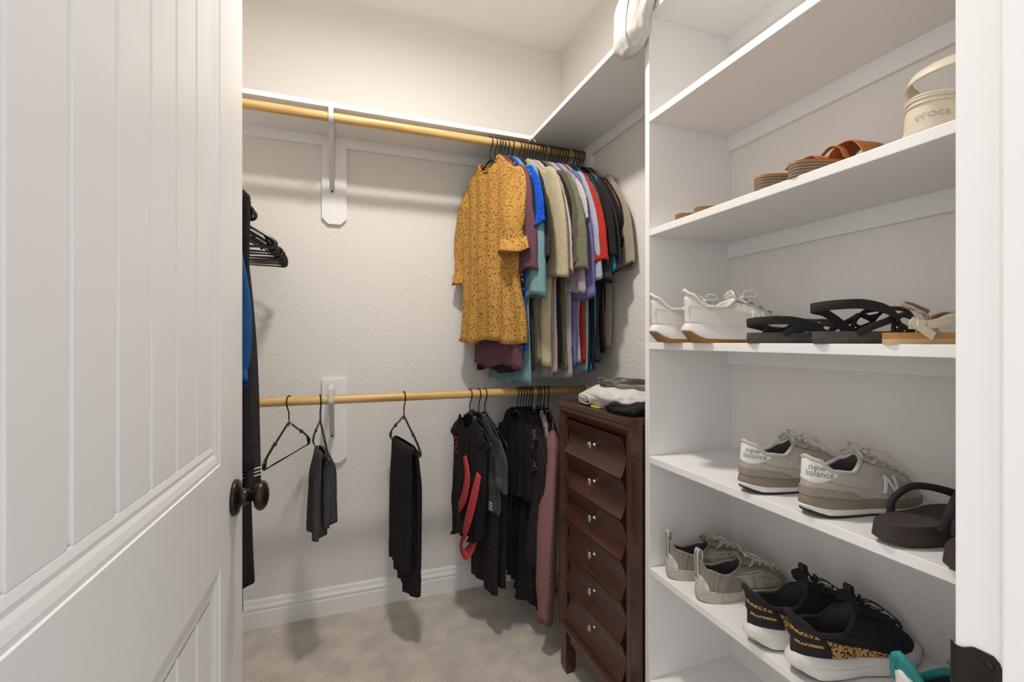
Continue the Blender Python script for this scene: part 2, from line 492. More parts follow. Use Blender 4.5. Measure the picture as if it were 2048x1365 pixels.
# ------------------------------------------------------------------ shelving
XS = 0.807                 # front edge of the shelves on the right wall
YP = 1.078                 # side panel's near face
ZS = [0.27, 0.585, 0.896, 1.214, 1.530, 1.849]
ZTOP = 2.146
YPN = YF
su = empty('shoe_shelving', (XS, YP, 0), label='built-in white shoe shelves on the right wall between side panel and doorway', cat='shelving')
def ch(mb, name, m, parent, **k):
    o = mb.obj(name, m, parent, **k)
    return o
def rel(mb, origin):
    for v in mb.v: v -= Vector(origin)
    return mb
OS = (XS, YP, 0)
rel(MB().box(XS, XR, YP, YP + 0.019, 0, ZTOP - 0.019, 0.0015), OS).obj('side_panel', M_trim, su)
for z in ZS:
    s = rel(MB().box(XS, XR, YPN, YP, z - 0.019, z, 0.0015), OS).obj('shelf', M_trim, su)
    rel(MB().box(XR - 0.012, XR, YPN, YP, z - 0.019 - 0.045, z - 0.019, 0.001), OS).obj('cleat', M_trim, s)
rel(MB().box(XR - 0.012, XR, YPN, YP, ZTOP - 0.019 - 0.045, ZTOP - 0.019, 0.001), OS).obj('cleat', M_trim, su)

# perimeter shelf right
YS = 1.93
ps = empty('wall_shelf', (XS, YP, ZTOP), label='high white shelf running along the right wall above the shoe shelves', cat='shelf')
OP = (XS, YP, ZTOP)
rel(MB().box(XS, XR, YPN, YS, ZTOP - 0.019, ZTOP, 0.0015), OP).obj('shelf_board', M_trim, ps)
rel(MB().box(XR - 0.014, XR, YP + 0.019, YS, ZTOP - 0.019 - 0.048, ZTOP - 0.019, 0.001), OP).obj('cleat', M_trim, ps)
# back shelf
bs = empty('wall_shelf', (0, YB, ZTOP), label='high white shelf along the back wall directly over the upper rod', cat='shelf')
OB = (0, YB, ZTOP)
rel(MB().box(XL, XR, YS, YB, ZTOP - 0.019, ZTOP, 0.0015), OB).obj('shelf_board', M_trim, bs)
rel(MB().box(XL, XR, YB - 0.016, YB, ZTOP - 0.019 - 0.045, ZTOP - 0.019, 0.001), OB).obj('cleat', M_trim, bs)
rel(MB().box(XR - 0.016, XR, YS + 0.002, YB - 0.016, ZTOP - 0.019 - 0.045, ZTOP - 0.019, 0.001), OB).obj('cleat', M_trim, bs)
def octboard(z0, z1, x0=-0.079, x1=0.024, c=0.026, topc=False):
    poly = [(x0, z1), (x0, z0 + c), (x0 + c, z0), (x1 - c, z0), (x1, z0 + c), (x1, z1)]
    return poly
rel(MB().prism(octboard(1.737, ZTOP - 0.019 - 0.045), 'y', YB - 0.016, YB), OB).obj('backing_board', M_trim, bs)
# left shelf (long-hang)
ls = empty('wall_shelf', (XL, 1.2, 1.78), label='white shelf on the left wall above the long-hang rod, behind the door', cat='shelf')
rel(MB().box(XL, -0.44, YF + 0.02, YB - 0.001, 1.775, 1.794, 0.0015), (XL, 1.2, 1.78)).obj('shelf_board', M_trim, ls)
rel(MB().box(XL, XL + 0.014, YF + 0.02, YB - 0.001, 1.73, 1.775, 0.001), (XL, 1.2, 1.78)).obj('cleat', M_trim, ls)

# small white corner bracket seen under the shelf corner
cb = MB()
cb.ribbon([(XS - 0.02, YS - 0.018, 2.11), (XS - 0.002, YS - 0.012, 2.128), (XS + 0.016, YS - 0.018, 2.11)], 0.010, 0.003, up=(0, 0, 1))
tag(cb.obj('corner_clip', M_whiteplastic), 'tiny white angled clip under the corner where the high shelves meet', 'clip')

# rods
RY, RZU, RZL, RR = 1.93, 2.088, 0.989, 0.0175
def rod(name, p0, p1, label):
    t = empty(name, p0, label=label, cat='closet rod')
    d = Vector(p1) - Vector(p0)
    MB().tube([Vector((0, 0, 0)), d * 0.25, d * 0.5, d * 0.75, d], RR, 20).obj('dowel', M_pine, t, smooth=True)
    for a, s in ((Vector((0, 0, 0)), 1), (d, -1)):
        u = d.normalized() * s
        e = MB().tube([a + u * 0.0005, a + u * 0.022], 0.027, 24)
        e.obj('end_socket', M_whiteplastic, t, smooth=False)
    return t
rod('closet_rod', (XL, RY, RZU), (XR, RY, RZU), 'upper pine closet rod spanning the back wall below the high shelf')
rod('closet_rod', (XL, RY, RZL), (XR, RY, RZL), 'lower pine closet rod spanning the back wall at waist height')
XLR, ZLR = -0.405, 1.725
rod('closet_rod', (XLR, YF, ZLR), (XLR, YB, ZLR), 'pine closet rod running along the left wall behind the door')
# white rosette block where the upper rod meets the right wall
rb = MB()
rb.prism([(YS - 0.045, 2.045), (YS - 0.03, 2.03), (YS + 0.03, 2.03), (YS + 0.045, 2.045), (YS + 0.045, 2.080), (YS + 0.045, 2.127), (YS - 0.045, 2.127)], 'x', XR - 0.012, XR - 0.0005)
tag(rb.obj('rod_block', M_trim), 'white chamfered block on the right wall holding the upper rod end', 'rod support')

# rod brackets
def bracket(z_rod, z_top, z_low, label, lowb):
    x = -0.036
    yw = YB - 0.016
    t = empty('rod_bracket', (x, yw, z_rod), label=label, cat='bracket')
    O = (x, yw, z_rod)
    a = MB()
    up = (1, 0, 0)
    chn = [(-0.0012, -0.009), (-0.0012, 0.009), (0.006, 0.009), (0.006, 0.0068), (0.0012, 0.0068), (0.0012, -0.0068), (0.006, -0.0068), (0.006, -0.009)]
    # wall plate, horizontal arm, brace
    a.ribbon([(x, yw - 0.002, z_low - 0.012), (x, yw - 0.002, z_top)], 0.004, 0.022, up=up)
    a.ribbon([(x, yw, z_top - 0.002), (x, RY - 0.005, z_top - 0.002)], 0.004, 0.022, up=up)
    rel(a, O); a.obj('arm', M_whitemetal, t)
    b = MB()
    pts = cr([(x, yw - 0.004, z_low), (x, yw - 0.012, z_low + 0.012), (x, RY + 0.035, z_rod - 0.030), (x, RY + 0.022, z_rod - 0.020)], 4)
    b.ribbon(pts, 0.006, 0.019, up=up)
    rel(b, O); b.obj('brace', M_whitemetal, t)
    h = MB()
    hp = [(x, RY + 0.0215 * math.cos(R(q)), z_rod + 0.0215 * math.sin(R(q))) for q in range(-10, -200, -12)]
    hp = hp + [(x, RY - 0.021, z_top - 0.001)]
    h.ribbon(hp, 0.019, 0.003, up=lambda i, n: (0, hp[i][1] - RY, hp[i][2] - z_rod))
    # up must be radial: thickness along radial direction
    rel(h, O); h.obj('hook', M_whitemetal, t)
    s = MB().lathe([(0.0005, 0), (0.0045, 0), (0.004, 0.002), (0.0005, 0.003)], 16, Matrix.Translation((0, -0.004, z_low - z_rod - 0.004)) @ Matrix.Rotation(R(90), 4, 'X'))
    s.obj('screw', M_screw, t, smooth=True)
    return t
bracket(RZU, ZTOP - 0.0195, 1.885, 'white metal rod bracket under the high back shelf', False)
lb = tag(MB().prism([(-0.079, 1.047), (-0.079, 0.70), (-0.053, 0.674), (-0.002, 0.674), (0.024, 0.70), (0.024, 1.047)], 'y', YB - 0.016, YB).obj('backing_board', M_trim), 'white octagonal-ended mounting board behind the lower rod bracket', 'mounting board')
bracket(RZL, 1.030, 0.800, 'white metal bracket holding up the lower rod', True)

# ------------------------------------------------------------------ tall drawer chest
def chest():
    X0, X1, Y0, Y1, H = 0.763, 1.092, 1.103, 1.560, 0.998
    t = empty('drawer_chest', ((X0 + X1) / 2, (Y0 + Y1) / 2, 0), label='tall dark cherry six-drawer chest standing against the right wall', cat='chest of drawers')
    O = Vector(((X0 + X1) / 2, (Y0 + Y1) / 2, 0))
    def r(mb): return rel(mb, O)
    zb, zt = 0.165, H - 0.022
    c = MB()
    c.box(X0 + 0.03, X1, Y0 + 0.012, Y1 - 0.012, zb, zt)             # carcass
    # corner posts
    for x0, x1 in ((X0 + 0.012, X0 + 0.045), (X1 - 0.04, X1)):
        for y0, y1 in ((Y0 + 0.0, Y0 + 0.040), (Y1 - 0.040, Y1)):
            c.box(x0, x1, y0, y1, zb, zt, 0.003)
    r(c).obj('body', M_cherry, t)
    # picture-frame surround on the front, sloping inwards
    f = MB()
    yo0, yo1, zo0, zo1 = Y0 + 0.0, Y1 - 0.0, zb, zt
    rings = []
    for ins, dx in ((0.0, 0.014), (0.0, 0.002), (0.003, 0.0), (0.012, 0.0), (0.016, 0.002), (0.036, 0.016), (0.040, 0.020), (0.040, 0.034)):
        zi = ins
        rings.append([Vector((X0 + dx, yo0 + ins, zo0 + zi)), Vector((X0 + dx, yo1 - ins, zo0 + zi)), Vector((X0 + dx, yo1 - ins, zo1 - zi)), Vector((X0 + dx, yo0 + ins, zo1 - zi))])
    f.rings(rings, cap=False)
    r(f).obj('front_frame', M_cherry, t)
    # scalloped strips each side
    d0, d1 = zb + 0.047, zt - 0.042
    nD = 6; dh = (d1 - d0) / nD
    def wave(z):
        q = ((z - d0) / dh) % 1.0
        return 0.0195 * (1 - math.sin(PI * q) ** 0.8) 
    tp = MB().box(X0 - 0.002, X1 + 0.002, Y0 - 0.002, Y1 + 0.002, zt, H, 0.003)
    r(tp).obj('top', M_cherry, t)
    for (a, b) in ((Y0 + 0.002, Y0 + 0.043), (Y1 - 0.043, Y1 - 0.002)):
        pass
    for i in range(nD):
        z0 = d0 + i * dh + 0.0012; z1 = z0 + dh - 0.0024
        ya, yb = Y0 + 0.054, Y1 - 0.041
        rings = []
        K = 14
        prof = []
        for k in range(K + 1):
            q = k / K
            prof.append((X0 + 0.002 + 0.020 * math.sin(PI * q) ** 0.9, z0 + (z1 - z0) * q))
        poly = prof + [(X0 + 0.050, z1), (X0 + 0.050, z0)]
        m = MB().prism(poly, 'y', ya, yb)
        dr = r(m).obj('drawer', M_cherry, t)
        zk = z0 + dh * 0.50; yk = (ya + yb) / 2 - 0.001
        xk = X0 + 0.022
        Mx = Matrix.Translation(Vector((xk, yk, zk)) - O) @ Matrix.Rotation(R(-90), 4, 'Y')
        MB().lathe([(0.0004, -0.001), (0.0085, -0.001), (0.0075, 0.002), (0.0042, 0.005), (0.0040, 0.014), (0.0085, 0.017), (0.0125, 0.0195), (0.0125, 0.0215), (0.009, 0.0245), (0.0004, 0.0255)], 24, Mx).obj('knob', M_nickel, dr, smooth=True)
    # near-black sheet painting in the shade behind the drawer gaps
    v = MB().box(X0 + 0.0345, X0 + 0.036, Y0 + 0.038, Y1 - 0.038, d0 - 0.006, d1 + 0.006)
    r(v).obj('gap_shade', M_gap_shade, t)
    # legs and apron
    for x0, x1 in ((X0 + 0.006, X0 + 0.046), (X1 - 0.045, X1 - 0.005)):
        for y0, y1 in ((Y0 + 0.006, Y0 + 0.048), (Y1 - 0.048, Y1 - 0.006)):
            lg = MB().rings([[Vector((x0 + 0.004, y0 + 0.004, 0)), Vector((x1 - 0.004, y0 + 0.004, 0)), Vector((x1 - 0.004, y1 - 0.004, 0)), Vector((x0 + 0.004, y1 - 0.004, 0))],
                             [Vector((x0, y0, 0.02)), Vector((x1, y0, 0.02)), Vector((x1, y1, 0.02)), Vector((x0, y1, 0.02))],
                             [Vector((x0, y0, zb)), Vector((x1, y0, zb)), Vector((x1, y1, zb)), Vector((x0, y1, zb))]])
            r(lg).obj('leg', M_cherry, t)
    ap = MB().box(X0 + 0.016, X0 + 0.034, Y0 + 0.046, Y1 - 0.046, zb - 0.045, zb, 0.002)
    r(ap).obj('apron', M_cherry, t)
    return t
chest()

# ------------------------------------------------------------------ hangers
def hanger_mesh_parts(half=0.205, drop=0.10, r=0.0036):
    """origin = centre of the rod; hanger spans local x"""
    hk = []
    for q in range(-25, 186, 14):
        hk.append((0.0212 * math.cos(R(q)), 0, 0.0004 + 0.0212 * math.sin(R(q))))
    hk += [(-0.0195, 0, -0.012), (-0.010, 0, -0.028), (-0.001, 0, -0.042), (0, 0, -0.058), (0, 0, -0.078)]
    hook = MB().tube(cr(hk, 2), 0.0026, 7)
    b = MB()
    zn, zt, zb = -0.078, -0.078 - drop, -0.078 - drop - 0.022
    for s in (-1, 1):
        pts = [(0, 0, zn), (s * 0.018, 0, zn - 0.008), (s * 0.06, 0, zn - 0.03), (s * 0.105, 0, zn - 0.052), (s * 0.112, 0, zn - 0.062), (s * 0.118, 0, zn - 0.052), (s * 0.126, 0, zn - 0.060), (s * (half - 0.03), 0, zt + 0.012), (s * (half - 0.006), 0, zt - 0.004), (s * half, 0, zt - 0.014), (s * (half - 0.006), 0, zb - 0.003), (s * (half - 0.03), 0, zb - 0.004)]
        b.tube(cr(pts, 3), r, 7, scale=lambda t: 1.0 + 0.25 * math.sin(PI * t))
        # flat web near the tip
        b.prism([(s * (half - 0.032), zt + 0.010), (s * (half - 0.006), zt - 0.006), (s * (half - 0.006), zb), (s * (half - 0.020), zb - 0.002)], 'y', -0.0012, 0.0012)
    b.tube([(-(half - 0.03), 0, zb - 0.004), (0, 0, zb - 0.0045), (half - 0.03, 0, zb - 0.004)], r * 0.85, 7)
    # small gusset under the hook
    b.prism([(-0.02, zn - 0.010), (0, zn + 0.004), (0.02, zn - 0.010), (0, zn - 0.016)], 'y', -0.0018, 0.0018)
    return hook, b
_hk, _hb = hanger_mesh_parts()
H_hook, H_body = _hk.mesh(), _hb.mesh()
_hk, _hb = hanger_mesh_parts(0.185, 0.105)
HANG0 = link('clothes_hanger', H_body, M_blackplastic)
link('hook', H_hook, M_blackplastic, HANG0)
_used = [False]
def hanger(loc, rz, label, group=None, rx=0, ry=0):
    o = HANG0 if not _used[0] else copy_tree(HANG0)
    _used[0] = True
    o.location = loc; o.rotation_euler = (rx, ry, rz)
    if group: o['group'] = group
    elif 'group' in o: del o['group']
    tag(o, label, 'hanger')
    return o

# ------------------------------------------------------------------ garments
def tee(loc, rz, m, label, cat, seed=0, hw=0.235, hem=-0.95, slv_end=(0.255, -0.62), slv_w=0.075, slv_th=0.011, th=0.006, fold=0.006,
        neck=0.07, flare=0.0, group=None, name='t_shirt', collar=True, slv=True, mslv=None, body_top=-0.09, hemtilt=0.0, cuff=None, shoulder=0.235, name_parts=('body', 'sleeve', 'collar'), mc=None, slv_prof=None, waist=None, mbody=None, shift=0.0, wall=True, sdy=0.0, far_end=None, slv_x=0.200):
    rnd = random.Random(seed * 7 + 3)
    t = empty(name, loc, (0, 0, rz), label, cat, group)
    p1, p2, p3, p4 = [rnd.uniform(0, 6.28) for _ in range(4)]
    f1, f2 = rnd.uniform(18, 26), rnd.uniform(38, 52)
    K, J = 30, 34
    def ztop(x, side):
        ax = abs(x)
        z = interp([(0, 0.0), (neck, 0.0), (0.20, -0.088), (0.215, -0.10), (shoulder, -0.22)], ax) if ax > neck else 0.0
        if ax < neck:
            z = -(0.055 if side > 0 else 0.018) * math.sqrt(max(0, 1 - (ax / neck) ** 2))
        return body_top + z + (0.009 if ax < 0.213 else 0.004)
    def FX(x, v):
        a = fold * v ** 0.8
        nz = noise.noise(Vector((x * 11 + seed * 3.1, v * 2.2, seed * 1.7))) * 1.5 + 0.5 * noise.noise(Vector((x * 30 + seed, v * 6, 4.2)))
        return a * (0.5 * math.sin(x * f1 + p1 + 1.2 * v) + 0.3 * math.sin(x * f2 + p2 - 1.5 * v) + nz)
    def W(v):
        b = interp([(0, shoulder), (0.12, hw), (0.5, hw * 0.985), (1.0, hw * (1 + flare))], v)
        if waist: b *= interp(waist, v)
        return b
    rows = []
    for j in range(J + 1):
        v = (j / J) ** 1.15
        ring = []
        for side in (1, -1):
            for k in range(K):
                q = -math.cos(PI * k / K) * side
                xt = q * shoulder
                x = q * W(v)
                zt_ = ztop(xt, side)
                zh = hem + 0.010 * math.sin(q * 5 + p3) + hemtilt * q
                z = zt_ + (zh - zt_) * v
                c = max(0.0, 1 - q * q)
                env = c ** 0.35
                thv = (1.22 if v > 0.968 else 1) * th * (max(0.7, min(1, math.sqrt(v / 0.05))) if abs(xt) > neck else 1) * (1 + 0.9 * v)
                y = side * thv * env * (1 + 0.45 * math.sin(q * 17 + p4 * side + 2 * v)) + FX(x, v) + shift * v
                x += 0.006 * math.sin(v * 9 + p2) * v
                ring.append(Vector((x, y, z)))
        rows.append(ring)
    b = MB().rings(rows, cap=False)
    if wall: wallclamp(b.v)
    # hem seam
    link(name_parts[0], b.mesh(), mbody or m, t, True, (('SOLIDIFY', dict(thickness=0.0018, offset=0)),))
    if slv:
        for s in (-1, 1):
            ex, ez = slv_end
            if s > 0 and far_end: ex, ez = far_end
            sy = sdy if s < 0 else 0.0
            path = cr([(s * (slv_x - 0.05), 0, -0.205), (s * slv_x, sy * .3, -0.25), (s * (slv_x + 0.78 * (ex - slv_x)), sy * .8, -0.25 + 0.45 * (ez + 0.25)), (s * ex, sy, ez)], 8)
            rows = []; n = len(path)
            q1, q2 = rnd.uniform(0, 6), rnd.uniform(0, 6)
            for i, p in enumerate(path):
                tt = i / (n - 1)
                tg = (path[min(i + 1, n - 1)] - path[max(i - 1, 0)]).normalized()
                nn = Vector((-tg.z, 0, tg.x))
                if slv_prof: wv, tv = slv_prof(tt)
                else: wv, tv = interp([(0, 0.055), (0.3, slv_w * 1.02), (1, slv_w)], tt), interp([(0, 0.005), (0.35, slv_th * 0.8), (1, slv_th)], tt)
                if not slv_prof:
                    if tt > 0.93: wv *= 1.025; tv *= 1.16
                    if 0.30 < tt < 0.345: wv *= 0.965; tv *= 0.80
                ring = []
                NN = 32
                for a in range(NN):
                    an = 2 * PI * a / NN
                    ca, sa = math.cos(an), math.sin(an)
                    px = wv * ca
                    py = tv * sa * (1 + 0.35 * math.sin(3 * ca + q1)) + 0.55 * fold * math.sin(px * 45 + q2 + tt * 2) * tt + FX(p.x * 0.9, 0.35) * 0.6
                    pp = p + nn * px + Vector((0, py, 0))
                    pp.z += 0.008 * math.sin(an * 2 + q1) * tt
                    wr = noise.noise(Vector((pp.x * 22 + seed, pp.z * 22, seed * 2.0 + (3 if sa > 0 else 0)))) * 0.5 + 0.5 * noise.noise(Vector((pp.x * 50, pp.z * 30 + seed, 1)))
                    pp.y += 0.0045 * wr * (0.3 + tt)
                    ring.append(pp)
                rows.append(ring)
            # turned-in hem
            last = rows[-1]; cen = sum(last, Vector()) / len(last)
            rows.append([cen + (p - cen) * 0.93 + Vector((0, 0, 0.004)) for p in last])
            rows.append([cen + (p - cen) * 0.80 + Vector((0, 0, 0.05)) for p in last])
            sm = MB().rings(rows, cap=False)
            if wall: wallclamp(sm.v)
            link(name_parts[1], sm.mesh(), mslv or m, t, True, (('SOLIDIFY', dict(thickness=0.0014, offset=0)),))
    if collar:
        pts = []
        for a in range(36):
            an = 2 * PI * a / 36
            side = 1 if math.sin(an) >= 0 else -1
            x = neck * math.cos(an)
            pts.append((x, side * th * max(0.0, 1 - (x / shoulder) ** 2) ** 0.35 * (0.6 + 0.4 * abs(math.sin(an))) if abs(math.sin(an)) > 0.05 else 0, ztop(x * 0.999, side) + 0.004))
        MB().tube(pts, 0.0042, 6, loop=True).obj(name_parts[2], mc or m, t, smooth=True)
    return t

def wallclamp(v, lim=0.20, room=0.062):
    for p in v:
        if p.x > lim: p.x = lim + room * math.tanh((p.x - lim) / room)
    return v

def drape(loc, rz, m, label, cat, x0, x1, lenA, lenB, th=0.008, fold=0.010, seed=0, name='folded_trousers', taper=0.9, zbar=-0.2035, group=None, tiltA=0.0, parts=('front_leg', 'back_leg'), m2=None, xshA=0.0, xshB=0.0, cuff=False):
    """cloth folded over a hanger's bar; A hangs on local +y side, B on -y side"""
    rnd = random.Random(seed)
    t = empty(name, loc, (0, 0, rz), label, cat, group)
    pa, pb, pc = [rnd.uniform(0, 6.28) for _ in range(3)]
    zb = zbar + 0.009
    K = 22
    def leg(sgn, ln, nm, mm, xsh):
        rows = []
        J = 26
        for j in range(J + 1):
            v = j / J
            s = v * ln
            # over the bar then down
            if s < 0.02:
                an = s / 0.02 * PI / 2
                cy = sgn * 0.012 * math.sin(an); cz = zb + 0.010 * math.cos(an) - 0.006
            else:
                cy = sgn * (0.012 + 0.006 * min(1, (s - 0.02) / 0.15)); cz = zb - 0.006 - (s - 0.02)
            wv = (x1 - x0) / 2 * (1 - (1 - taper) * v) * (1 + 0.03 * math.sin(v * 7 + pa))
            cx = (x0 + x1) / 2 + xsh * v
            ring = []
            for side in (1, -1):
                for k in range(K):
                    q = -math.cos(PI * k / K) * side
                    x = cx + q * wv
                    amp = fold * min(1, v * 4)
                    y = cy + sgn * side * th * max(0, 1 - q * q) ** 0.4 * (0.5 + 0.5 * min(1, v * 3)) + amp * math.sin(q * 5.5 + pb) * 0.6 + amp * 0.5 * math.sin(q * 11 + pc + v * 2)
                    z = cz - 0.004 * math.sin(q * 4 + pa) * v + tiltA * q * v * sgn
                    if s < 0.02: z += side * (th * 0.5)
                    ring.append(Vector((x, y, z)))
            rows.append(ring)
        if cuff:
            for rr in range(1, 5):
                for i, p in enumerate(rows[-rr]):
                    p.y += (1 if (i < K) == (sgn > 0) else -1) * 0.002
        mb = MB().rings(rows, cap=False)
        link(nm, mb.mesh(), mm, t, True, (('SOLIDIFY', dict(thickness=0.002, offset=0)),))
    leg(1, lenA, parts[0], m, xshA)
    leg(-1, lenB, parts[1], m2 or m, xshB)
    return t

# fabrics
F = lambda n, c, **k: fabric(n, c, **k)
M_yellow = print_mat('mustard_print', '#b88a46', ['#43281a'], scale=108, thr=0.30, dist=0.9, dens=0.97, rand=0.85)
M_floral = print_mat('dark_floral_print', '#1c1a24', ['#b9b9c6', '#8a2f3c', '#3f4f93', '#c9a56a', '#d8d4d4'], scale=85, thr=0.42, dist=0.4, dens=0.75)
M_mauve = F('mauve_cotton', '#6b4650')
M_black = F('black_cotton', '#2a2628', var=0.2)
M_black2 = F('charcoal_cotton', '#363335', var=0.15)
M_lace = print_mat('blue_lace', '#0f4fc0', ['#0a3590'], scale=90, thr=0.35, dist=0.5, dens=0.9)
M_bluehem = F('royal_blue', '#1b62c8')
M_aqua = F('faded_aqua', '#6f9aa0')
M_cream = F('cream_heather', '#b9ad8b', vscale=90, var=0.1)
M_grey = F('grey_marl', '#9b9a9e')
M_pink = F('pale_pink', '#cfb5b5')
M_olive = F('olive_cotton', '#5a5c45')
M_khaki = F('faded_khaki', '#77745d')
M_lilac = F('lilac_cotton', '#a99aa6')
M_peri = F('periwinkle', '#6e6ca3')
M_lav = F('pale_lavender', '#a9adc4')
M_white = F('off_white', '#c4c0bb')
M_red = F('tomato_red', '#b52a1a')
M_dgreen = F('dark_slate_green', '#333b3d')
M_cyan = F('bright_cyan', '#0b8fae')
M_mint = F('mint_cotton', '#8fb3ab')
M_dbrown = F('dark_brown_cotton', '#2d2423')
M_dusty = F('dusty_pink', '#8e6462', vscale=120, var=0.12)
M_beige = F('oatmeal_beige', '#a39880')
M_teal = F('sea_green', '#4f9285')
M_maroon = F('maroon_cotton', '#43222c')
M_coral = F('coral_knit', '#d8444b')
M_blue = F('steel_blue', '#1d5590')
M_graycharcoal = F('washed_charcoal', '#4a4a4b', var=0.15, vscale=25)
M_whitecloth = F('white_cotton', '#d3cfc9')

UG = 'garments on the upper rod'
def xr(px):
    """point on the back rods seen at that column, kept as the list of hanging positions along the rod"""
    u = (px - 1024) / 925; s, c = math.sin(R(20.3)), math.cos(R(20.3))
    return 1.93 * (s + c * u) / (c - s * u)

A90 = R(90)
def hang(x, ang, desc, z=RZU):
    hanger((x, RY, z), A90 + R(ang), desc)

# (x, fan angle, material, hem, half width, sleeve end, sleeve half width, label, kwargs)
def peasant_sleeve(t):
    w_ = interp([(0, 0.05), (0.25, 0.066), (0.72, 0.062), (0.82, 0.046), (0.90, 0.055), (1, 0.098)], t)
    d_ = interp([(0, 0.008), (0.3, 0.022), (0.72, 0.026), (0.82, 0.020), (0.90, 0.024), (1, 0.036)], t)
    return w_, d_
UP = [
 (0.612, 17, M_yellow, -0.875, 0.215, (0.215, -0.52), 0.07, 'mustard blouse with dark spots and ruffled sleeves, first on the upper rod', 'blouse', dict(slv_prof=peasant_sleeve, th=0.016, fold=0.010, flare=0.10, name='blouse', sdy=0.034, far_end=(0.275, -0.60))),
 (0.634, 12, M_mauve, -0.98, 0.205, (0.243, -0.60), 0.072, 'dusty plum tee hanging right behind the mustard blouse', 'shirt', dict(slv_th=0.017)),
 (0.650, 9, M_black, -1.00, 0.200, (0.235, -0.44), 0.07, 'black top between the plum tee and the blue lace top', 'shirt', {}),
 (0.661, 8, M_floral, -0.95, 0.205, (0.2, -0.4), 0.06, 'dark floral blouse with tiny flowers, showing between plum and blue tops', 'blouse', dict(slv=False, name='blouse')),
 (0.674, 8, M_lace, -0.90, 0.20, (0.262, -0.43), 0.08, 'royal blue lace top with short scalloped sleeves', 'blouse', dict(name='blouse', slv_th=0.020, mbody=M_bluehem)),
 (0.692, 6, M_aqua, -1.045, 0.205, (0.240, -0.70), 0.082, 'faded aqua tee, the longest hem on the upper rod', 'shirt', dict(slv_th=0.021)),
 (0.714, 5, M_black2, -1.00, 0.195, (0.262, -0.56), 0.07, 'charcoal tee between the aqua tee and the cream tee', 'shirt', dict(slv_th=0.014)),
 (0.748, 12, M_cream, -0.97, 0.240, (0.255, -0.62), 0.085, 'cream heather tee with wide body in the middle of the upper rod', 'shirt', dict(slv_th=0.022, fold=0.009, th=0.012)),
 (0.764, 12, M_grey, -1.03, 0.22, (0.235, -0.55), 0.065, 'light grey marl tee hanging just behind the cream tee', 'shirt', {}),
 (0.779, 12, M_pink, -1.0, 0.225, (0.267, -0.60), 0.06, 'pale pink tee sleeve between cream and olive tees', 'shirt', dict(slv_th=0.014)),
 (0.794, 12, M_black, -0.95, 0.225, (0.255, -0.48), 0.06, 'black tee squeezed between the pink and olive tees', 'shirt', {}),
 (0.808, 11.5, M_olive, -0.97, 0.235, (0.272, -0.58), 0.072, 'olive green tee with a dark green sleeve', 'shirt', dict(slv_th=0.018)),
 (0.824, 11, M_khaki, -0.99, 0.235, (0.292, -0.60), 0.075, 'faded khaki tee behind the olive green tee', 'shirt', dict(slv_th=0.018)),
 (0.840, 10.5, M_lilac, -1.02, 0.245, (0.262, -0.68), 0.072, 'lilac pink tee whose hem hangs low beside the drawer chest', 'shirt', dict(slv_th=0.014)),
 (0.854, 10, M_white, -0.9, 0.225, (0.262, -0.40), 0.07, 'off-white top with its shoulder showing between khaki and periwinkle', 'shirt', {}),
 (0.868, 10, M_peri, -0.98, 0.24, (0.278, -0.70), 0.076, 'periwinkle tee with a rolled low sleeve', 'shirt', dict(slv_th=0.018)),
 (0.895, 9, M_lav, -0.97, 0.235, (0.290, -0.63), 0.078, 'pale lavender tee in front of the red tee', 'shirt', dict(slv_th=0.020)),
 (0.910, 8.5, M_red, -0.96, 0.24, (0.308, -0.57), 0.078, 'tomato red tee, the only red one on the rod', 'shirt', dict(slv_th=0.020)),
 (0.925, 8, M_mint, -1.0, 0.245, (0.280, -0.48), 0.07, 'mint green tee with its hem showing behind the red one', 'shirt', {}),
 (0.940, 7.5, M_dgreen, -0.97, 0.235, (0.300, -0.64), 0.076, 'dark slate green tee behind the red tee', 'shirt', {}),
 (0.955, 7, M_black, -1.0, 0.25, (0.318, -0.55), 0.078, 'black tee with wide sleeves in front of the cyan tee', 'shirt', dict(slv_th=0.016)),
 (0.970, 6, M_cyan, -1.0, 0.245, (0.298, -0.60), 0.075, 'bright cyan tee between two black ones', 'shirt', {}),
 (0.985, 5, M_black2, -0.97, 0.255, (0.318, -0.60), 0.078, 'charcoal black tee just behind the cyan tee', 'shirt', {}),
 (1.020, 3.5, M_dbrown, -0.93, 0.24, (0.295, -0.50), 0.07, 'dark brown tee near the right wall', 'shirt', {}),
 (1.036, 2.5, M_dusty, -0.90, 0.225, (0.285, -0.45), 0.065, 'dusty rose top near the right end of the upper rod', 'shirt', {}),
 (1.050, 1.5, M_dbrown, -0.92, 0.225, (0.295, -0.48), 0.07, 'dark brown top just in front of the beige blouse', 'shirt', {}),
 (1.066, 0.5, M_beige, -0.90, 0.25, (0.325, -0.58), 0.085, 'oatmeal beige blouse with layered sleeves, last by the right wall', 'blouse', dict(name='blouse', slv_th=0.014, th=0.006, fold=0.004)),
]
for i, (x, ang, m, hem, hw, se, sw, lab, cat, kw) in enumerate(UP):
    hang(x, ang, 'black plastic hanger on the upper rod holding the ' + lab.split(',')[0].split(' with ')[0].split(' between ')[0].split(' behind ')[0].split(' hanging ')[0].split(' in front')[0].split(' whose ')[0].split(' near ')[0].split(' in the ')[0].split(' just ')[0].split(' squeezed ')[0].split(' beside ')[0])
    a = dict(seed=i, hem=hem, hw=hw, slv_end=se, slv_w=sw, name='t_shirt'); a.update(kw)
    tee((x, RY, RZU), A90 + R(ang), m, lab, cat, **a)

